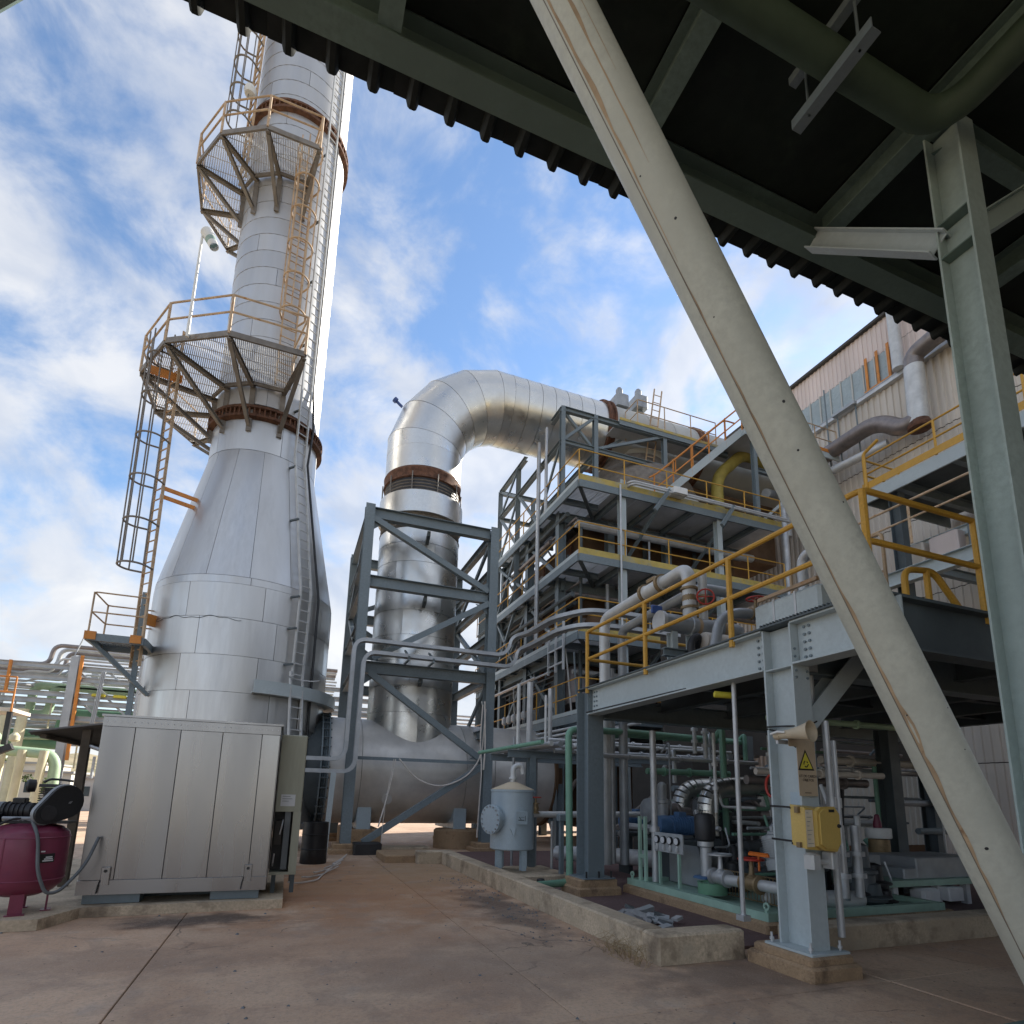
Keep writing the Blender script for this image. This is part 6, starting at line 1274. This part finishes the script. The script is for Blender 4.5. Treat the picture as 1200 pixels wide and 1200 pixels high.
for y in (10.8, 5.2): part('column', MB().ibeam((16.3, y, 0), (16.3, y, 10.7), .32, .28, .02, .014, (0, 1, 0)), 'steel_dark', rd)
part('lower_beam', MB().ibeam((16.0, 3, 8.0), (16.0, 11.6, 8.0), .42, .26), 'steel_light', rd); part('lower_beam', MB().ibeam((17.4, 3, 9.3), (17.4, 11.6, 9.3), .3, .2), 'steel_light', rd)
for k in range(4): part('lower_joist', MB().ibeam((16.1, 10-2*k, 8.05), (19.9, 10-2*k, 8.05), .25, .16), 'steel', rd)
part('safety_gate', MB().tube(fil([(15.9, 11.4, 11.1), (15.9, 11.4, 12.3), (15.9, 10.9, 12.5)], .1), .05, 8), 'rail_yellow', rd)
part('lower_rail', MB().tube([(14.9, 11.2, 9.6), (14.9, 8.0, 9.6)], .035, 8).tube([(14.9, 11.2, 9.1), (14.9, 8.0, 9.1)], .03, 8).tube([(14.9, 11.2, 8.4), (14.9, 11.2, 9.6)], .035, 8).tube([(14.9, 9.6, 8.4), (14.9, 9.6, 9.6)], .035, 8).tube([(14.9, 8.0, 8.4), (14.9, 8.0, 9.6)], .035, 8), 'rail_tan', rd)
for k, (y, w_) in enumerate(((10.9, .5), (10.1, .8), (9.2, .5))): part('switch_box', MB().bbox((17.0, y-w_/2, 8.3), (17.4, y+w_/2, 9.3), .04), ('sheet_beige', 'sheet_pink', 'steel')[k], rd)
bd = thing('clad_building', 'tall building clad in beige and pinkish corrugated sheet behind the decks', 'building', (20, 10, 0))
part('inner_wall', MB().box((20.2, 4, 0), (32, 26, 19.9)), 'wall_dark', bd)
sm = corr(2.0, 2.85, .25, .05).mesh('wall_sheet', 'sheet_beige'); sm2 = corr(2.0, 1.37, .2, .03).mesh('wall_sheet', 'sheet_pink')
for k in range(11):
    for j in range(6): inst('wall_sheet', sm, bd, (20.1, 26-2.0*k, .05+2.88*j), -math.pi/2)
    for j in range(2): inst('wall_sheet', sm2, bd, (20.14, 26-2.0*k, 17.45+1.39*j), -math.pi/2)
part('gutter_ledge', MB().box((19.85, 4, 17.2), (20.2, 26, 17.34)), 'galv', bd); part('ledge_lip', MB().box((19.84, 4, 17.341), (19.88, 26, 17.4)), 'pipe_grey', bd)
part('roof_edge', MB().box((19.95, 4, 20.2), (32, 26, 20.32)), 'wall_dark', bd)
wn = part('window_band', MB().box((20.04, 13.0, 17.5), (20.09, 17.0, 18.75)), 'pale_glass', bd)
for k in range(9): part('mullion', MB().box((20.0, 13.0+k*.5, 17.48), (20.038, 13.06+k*.5, 18.8)), 'sheet_pale', wn)
for k in range(3): part('shutter_frame', MB().box((19.96, 12.9+k*.45, 17.46), (20.0-.002, 13.0+k*.45, 18.95)), 'rail_orange', wn)
part('shutter_rail', MB().box((19.955, 12.9, 17.45), (19.96, 14.0, 17.55)), 'rail_orange', wn)
part('vertical_pipe', MB().tube([(19.7, 12.45, 17.35), (19.7, 12.45, 20.0)], .2, 16), 'pipe_white', bd)
part('exhaust_pipe', MB().tube(fil([(19.2, 18.5, 15.3), (19.3, 13.2, 15.55), (19.3, 12.3, 14.7), (19.35, 11.75, 14.75)], .9, 8), .3, 20), 'pipe_brown', bd)
part('exhaust_riser', MB().tube([(19.35, 11.78, 14.6), (19.35, 11.72, 16.75)], .31, 20), 'pipe_white', bd)
part('exhaust_top', MB().tube(fil([(19.35, 11.72, 16.7), (19.35, 11.68, 17.2), (19.3, 10.9, 17.3), (19.2, 8.0, 17.3)], .5, 8), .3, 20), 'pipe_brown', bd)
part('saddle', MB().lathe([(.36, 0), (.38, .1), (.3, .3)], (19.35, 11.75, 14.35), (0, 0, 1), 18), 'rust', bd)
wlp = part('wall_lamp', MB().bbox((19.3, 14.0, 16.9), (19.5, 15.0, 17.05), .03), 'pipe_grey', bd)
for y in (14.1, 14.9, 15.4): part('lamp_rod', MB().tube([(19.55, y, 14.8), (19.5, y, 18.5 if y > 15 else 17.0)], .03, 6), 'steel', wlp)
part('wall_box', MB().bbox((19.9, 9.9, 15.1), (20.0, 10.5, 15.6), .02), 'label_white', bd)
part('white_pipe', MB().tube(fil([(18.6, 16.9, 12.4), (18.6, 16.9, 14.35), (19.5, 13, 14.6)], .3), .16, 14), 'pipe_white', bd)
# ================================================================= BACKGROUND LEFT: pipe rack, walls, trees
pk = thing('pipe_rack', 'distant steel pipe rack with green pipes and stepped insulated lines', 'pipe rack', (-9, 30, 0))
for x, y in ((-9.0, 30), (-6.4, 30), (-12.6, 30), (-9.0, 33), (-6.4, 33), (-12.6, 33), (-3.4, 33), (-.5, 33), (2.6, 33)):
    part('column', MB().ibeam((x, y, 0), (x, y, 7.1), .36, .3, .03, .02, (0, 1, 0)), 'bg_grey', pk)
part('cable_strip', MB().beam((-8.7, 29.85, 2.6), (-8.75, 29.85, 7.15), .12, .1), 'rail_orange', pk); part('cable_strip', MB().beam((-11.2, 29.8, 5.3), (-11.2, 29.8, 6.7), .1, .1), 'rail_orange', pk)
for z in (4.4, 5.1, 5.4, 6.1, 6.6):
    for y in (30, 33): part('beam', MB().ibeam((-16, y, z), (5, y, z), .2, .16), 'bg_grey', pk)
for k, x in enumerate((-8.9, -7.7, -6.4, -5.2)):
    part('brace', MB().beam((x, 30.1, 6.5), (x+1.2, 30.1, 5.5), .09, .09), 'bg_grey', pk); part('brace', MB().beam((x, 30.1, 5.4), (x+1.1, 30.1, 4.4), .08, .08), 'bg_grey', pk)
for k in range(4):
    y = 30.3+.5*k; zz = -.05*k
    part('stepped_line', MB().tube(fil([(-16, y, 6.55+zz), (-10.05+.12*k, y, 6.72+zz), (-9.95+.12*k, y, 7.6+zz), (2, y, 7.62+zz)], .35), .09, 12), ('pipe_brown', 'pipe_white', 'pipe_brown', 'pipe_grey')[k], pk)
for k in range(5):
    y = 30.2+.45*k; z = 6.35-.09*k; part('small_line', MB().tube(fil([(-16, y, z-.15), (-11, y, z-.15), (-10.7, y, z), (-9.9+.1*k, y, z), (-9.6+.1*k, y, z+.65), (2, y, z+.65)], .2), .05, 8), ('pipe_white', 'galv')[k % 2], pk)
for k, (x, z0, z1) in enumerate(((-10.65, 4.6, 5.85), (-9.95, 4.6, 5.85))):
    part('green_line', MB().tube(fil([(-14, 31, z0), (x-.05, 31, z0), (x, 31, z1), (2, 31, z1-.05)], .35), .17, 14), 'green_pale', pk)
part('green_line', MB().tube(fil([(-14, 31.5, 3.7), (-9.6, 31.5, 3.7), (-9.5, 31.5, 4.7), (2, 31.5, 4.75)], .4), .26, 16), 'green_mid', pk)
part('green_line', MB().tube([(-14, 31.5, 3.55), (-9.2, 31.5, 3.3)], .22, 16), 'green_mid', pk)
for x in (-10.35, -10.9, -11.6): part('cream_riser', MB().tube([(x, 29.2, .2), (x+.1, 29.2, 4.6)], .18, 14), 'cream', pk)
for k in range(3): part('drop_ladder', MB().tube([(-8.05+.06*k, 29.7, 3.9), (-7.9+.06*k, 29.7, 6.5)], .03, 6), 'bg_grey', pk)
for x in (-8.2, -7.4): part('lamp', MB().bbox((x, 29.8, 5.4), (x+.5, 30.0, 5.52), .03), 'sign_yellow', pk)
rk = random.Random(4)
for k in range(26):
    x = rk.uniform(-14, -4.5); z = rk.uniform(3.2, 6.4); part('rack_pipe', MB().tube([(x, 30.4+rk.uniform(0, 2.5), z), (x+rk.uniform(1.5, 6), 30.4+rk.uniform(0, 2.5), z)], rk.choice((.04, .06, .1)), 8), rk.choice(('bg_grey', 'pipe_white', 'green_pale', 'galv')), pk)
for k in range(18):
    x = rk.uniform(-13, -5); z = rk.uniform(1.5, 4.5); part('rack_drop', MB().tube([(x, 30.2, z), (x, 30.2, z+rk.uniform(.8, 2.2))], rk.choice((.035, .06)), 6), rk.choice(('bg_grey', 'pipe_white', 'cream', 'green_mid')), pk)
part('antenna', MB().tube([(-9.1, 30, 7.1), (-8.7, 30, 8.6)], .03, 6), 'bg_grey', pk)
fp = thing('green_manifold', 'pale green pipe manifold on cream legs at the left edge', 'pipe manifold', (-8.3, 24, 0))
part('header', MB().tube(fil([(-14, 23.5, 2.95), (-7.55, 24.2, 2.6), (-7.35, 24.2, 2.3), (-7.33, 24.2, .4)], .3), .17, 18), 'green_pale', fp)
for x in (-8.9, -8.35, -7.75): part('leg', MB().tube([(x, 24, 0), (x+.1, 24, 2.7)], .13, 14), 'cream', fp)
part('low_header', MB().tube([(-12, 23.6, .62), (-7.1, 24, .5)], .14, 16), 'green_pale', fp)
part('stairs', MB().beam((-9.6, 23, 2.0), (-8.2, 23, 2.75), .2, .2), 'dark_iron', fp)
part('platform', MB().box((-11.6, 24.5, 4.0), (-8.9, 26, 4.12)), 'sheet_beige', fp)
railing(fp, [(-8.95, 24.5), (-11.6, 24.5)], 4.1, 'rail_orange', 1.1, 1.2, .03, .03)
part('post', MB().beam((-9.0, 24.6, 0), (-9.0, 24.6, 4.0), .14, .14), 'dark_iron', fp)
for k in range(6): part('valve', MB().lathe([(.1, 0), (.15, .05), (.15, .2), (.06, .3)], (-10.5+.5*k, 23.9, 2.95 if k < 5 else .7), (0, 0, 1), 12), ('cream', 'green_pale')[k % 2], fp)
for k, (x, y, w_, d_, h_, m, lab) in enumerate(((-14.5, 46, 3.0, 4, 2.3, 'building_white', 'low white outbuilding with grey roof far behind the manifold'), (-11.3, 44, 1.2, 2, 2.0, 'bg_grey', 'grey sheet cabin at the far end of the yard'), (-19, 52, 5, 6, 3, 'building_white', 'long white shed at the far left'), (-8.2, 50, 2.4, 4, 2.4, 'building_white', 'white block hut beyond the lean-to roof'))):
    t = thing('outbuilding', lab, 'building', (x, y, 0)); part('wall', MB().box((x-w_/2, y, 0), (x+w_/2, y+d_, h_)), m, t); part('roof', MB().box((x-w_/2-.15, y-.2, h_+.002), (x+w_/2+.15, y+d_+.2, h_+.14)), 'roof_grey', t)
    part('window', MB().box((x-w_*.3, y-.02, h_*.45), (x-w_*.05, y-.004, h_*.75)), 'glass', t); part('door', MB().box((x+w_*.1, y-.03, .02), (x+w_*.35, y-.004, h_*.8)), 'bg_grey', t)
def tree(x, y, h, lab, name='olive_tree', cat='tree', n=420, sq=.8):
    r = random.Random(int(x*13+y*7)); t = thing(name, lab, cat, (x, y, 0))
    part('trunk', MB().tube([(x, y, 0), (x+.1, y, h*.3), (x-.05, y, h*.6)], [h*.045, h*.03, h*.012], 8).tube([(x+.1, y, h*.28), (x+h*.2, y+.2, h*.6)], [h*.022, h*.008], 6).tube([(x+.1, y, h*.25), (x-h*.22, y-.1, h*.55)], [h*.022, h*.008], 6), 'bark', t)
    cl = [(V((x+r.gauss(0, h*.2), y+r.gauss(0, h*.2), h*r.uniform(.45, .88))), h*r.uniform(.1, .2)) for _ in range(11)]; mb = MB()
    for _ in range(n):
        c, q = r.choice(cl); d = V((r.gauss(0, 1), r.gauss(0, 1), r.gauss(0, 1)*sq)).normalized()*q*r.uniform(.5, 1.05); p = c+d
        a = V((r.gauss(0, 1), r.gauss(0, 1), r.gauss(0, 1))).normalized()*h*.045; b = a.cross(V((r.gauss(0, 1), r.gauss(0, 1), r.gauss(0, 1)))).normalized()*h*.028
        mb.add([p-a, p+b, p+a, p-b], [(0, 1, 2, 3)])
    part('crown', mb, 'leaf', t)
tree(-12.6, 40.5, 2.2, 'round green shrub left of the grey cabin behind the manifold', 'shrub', 'shrub')
tree(-16.8, 41.5, 2.6, 'green shrub at the far left beyond the manifold', 'shrub', 'shrub')
tree(-24, 62, 5, 'dark olive tree near the long white shed')
tree(-9.5, 66, 4.2, 'small olive tree behind the white block hut')
tree(-17, 78, 5.5, 'largest far olive tree on the dry ground')
fw_ = thing('boundary_wall', 'long pale boundary wall at the end of the yard', 'wall', (-10, 56, 0))
for k in range(16): part('wall_panel', MB().box((-50+4.0*k, 56, 0), (-50+4.0*k+3.98, 56.2, 1.5)), 'building_white', fw_)
# open steelwork behind the duct frame
bk = thing('rear_steelwork', 'pale distant steel racks seen between stack and duct frame', 'steel rack', (2, 33, 0))
for k in range(8): part('rack_line', MB().tube([(-1, 34+.3*k, 4.6+.28*k), (12, 34+.3*k, 4.6+.28*k)], .07, 8), ('bg_grey', 'pipe_white')[k % 2], bk)
for x in (0.4, 3.2, 6.2, 9): part('rack_post', MB().ibeam((x, 34, 0), (x, 34, 7.2), .25, .2, .02, .014, (0, 1, 0)), 'bg_grey', bk)
# slack cables hanging on the right of the frame column
solo('cable_drop', MB().tube(fil([(5.25, 16.1, 4.2), (5.2, 16.1, 3.2), (5.28, 16.1, 2.3), (5.2, 16.1, .4)], .3), .02, 6).tube(fil([(5.3, 16.08, 4.3), (5.36, 16.08, 3.0), (5.33, 16.08, 2.3)], .3), .025, 6), 'cable_white', 'pale cables clipped to the front right frame leg', 'cable', (5.3, 16.1, 3))
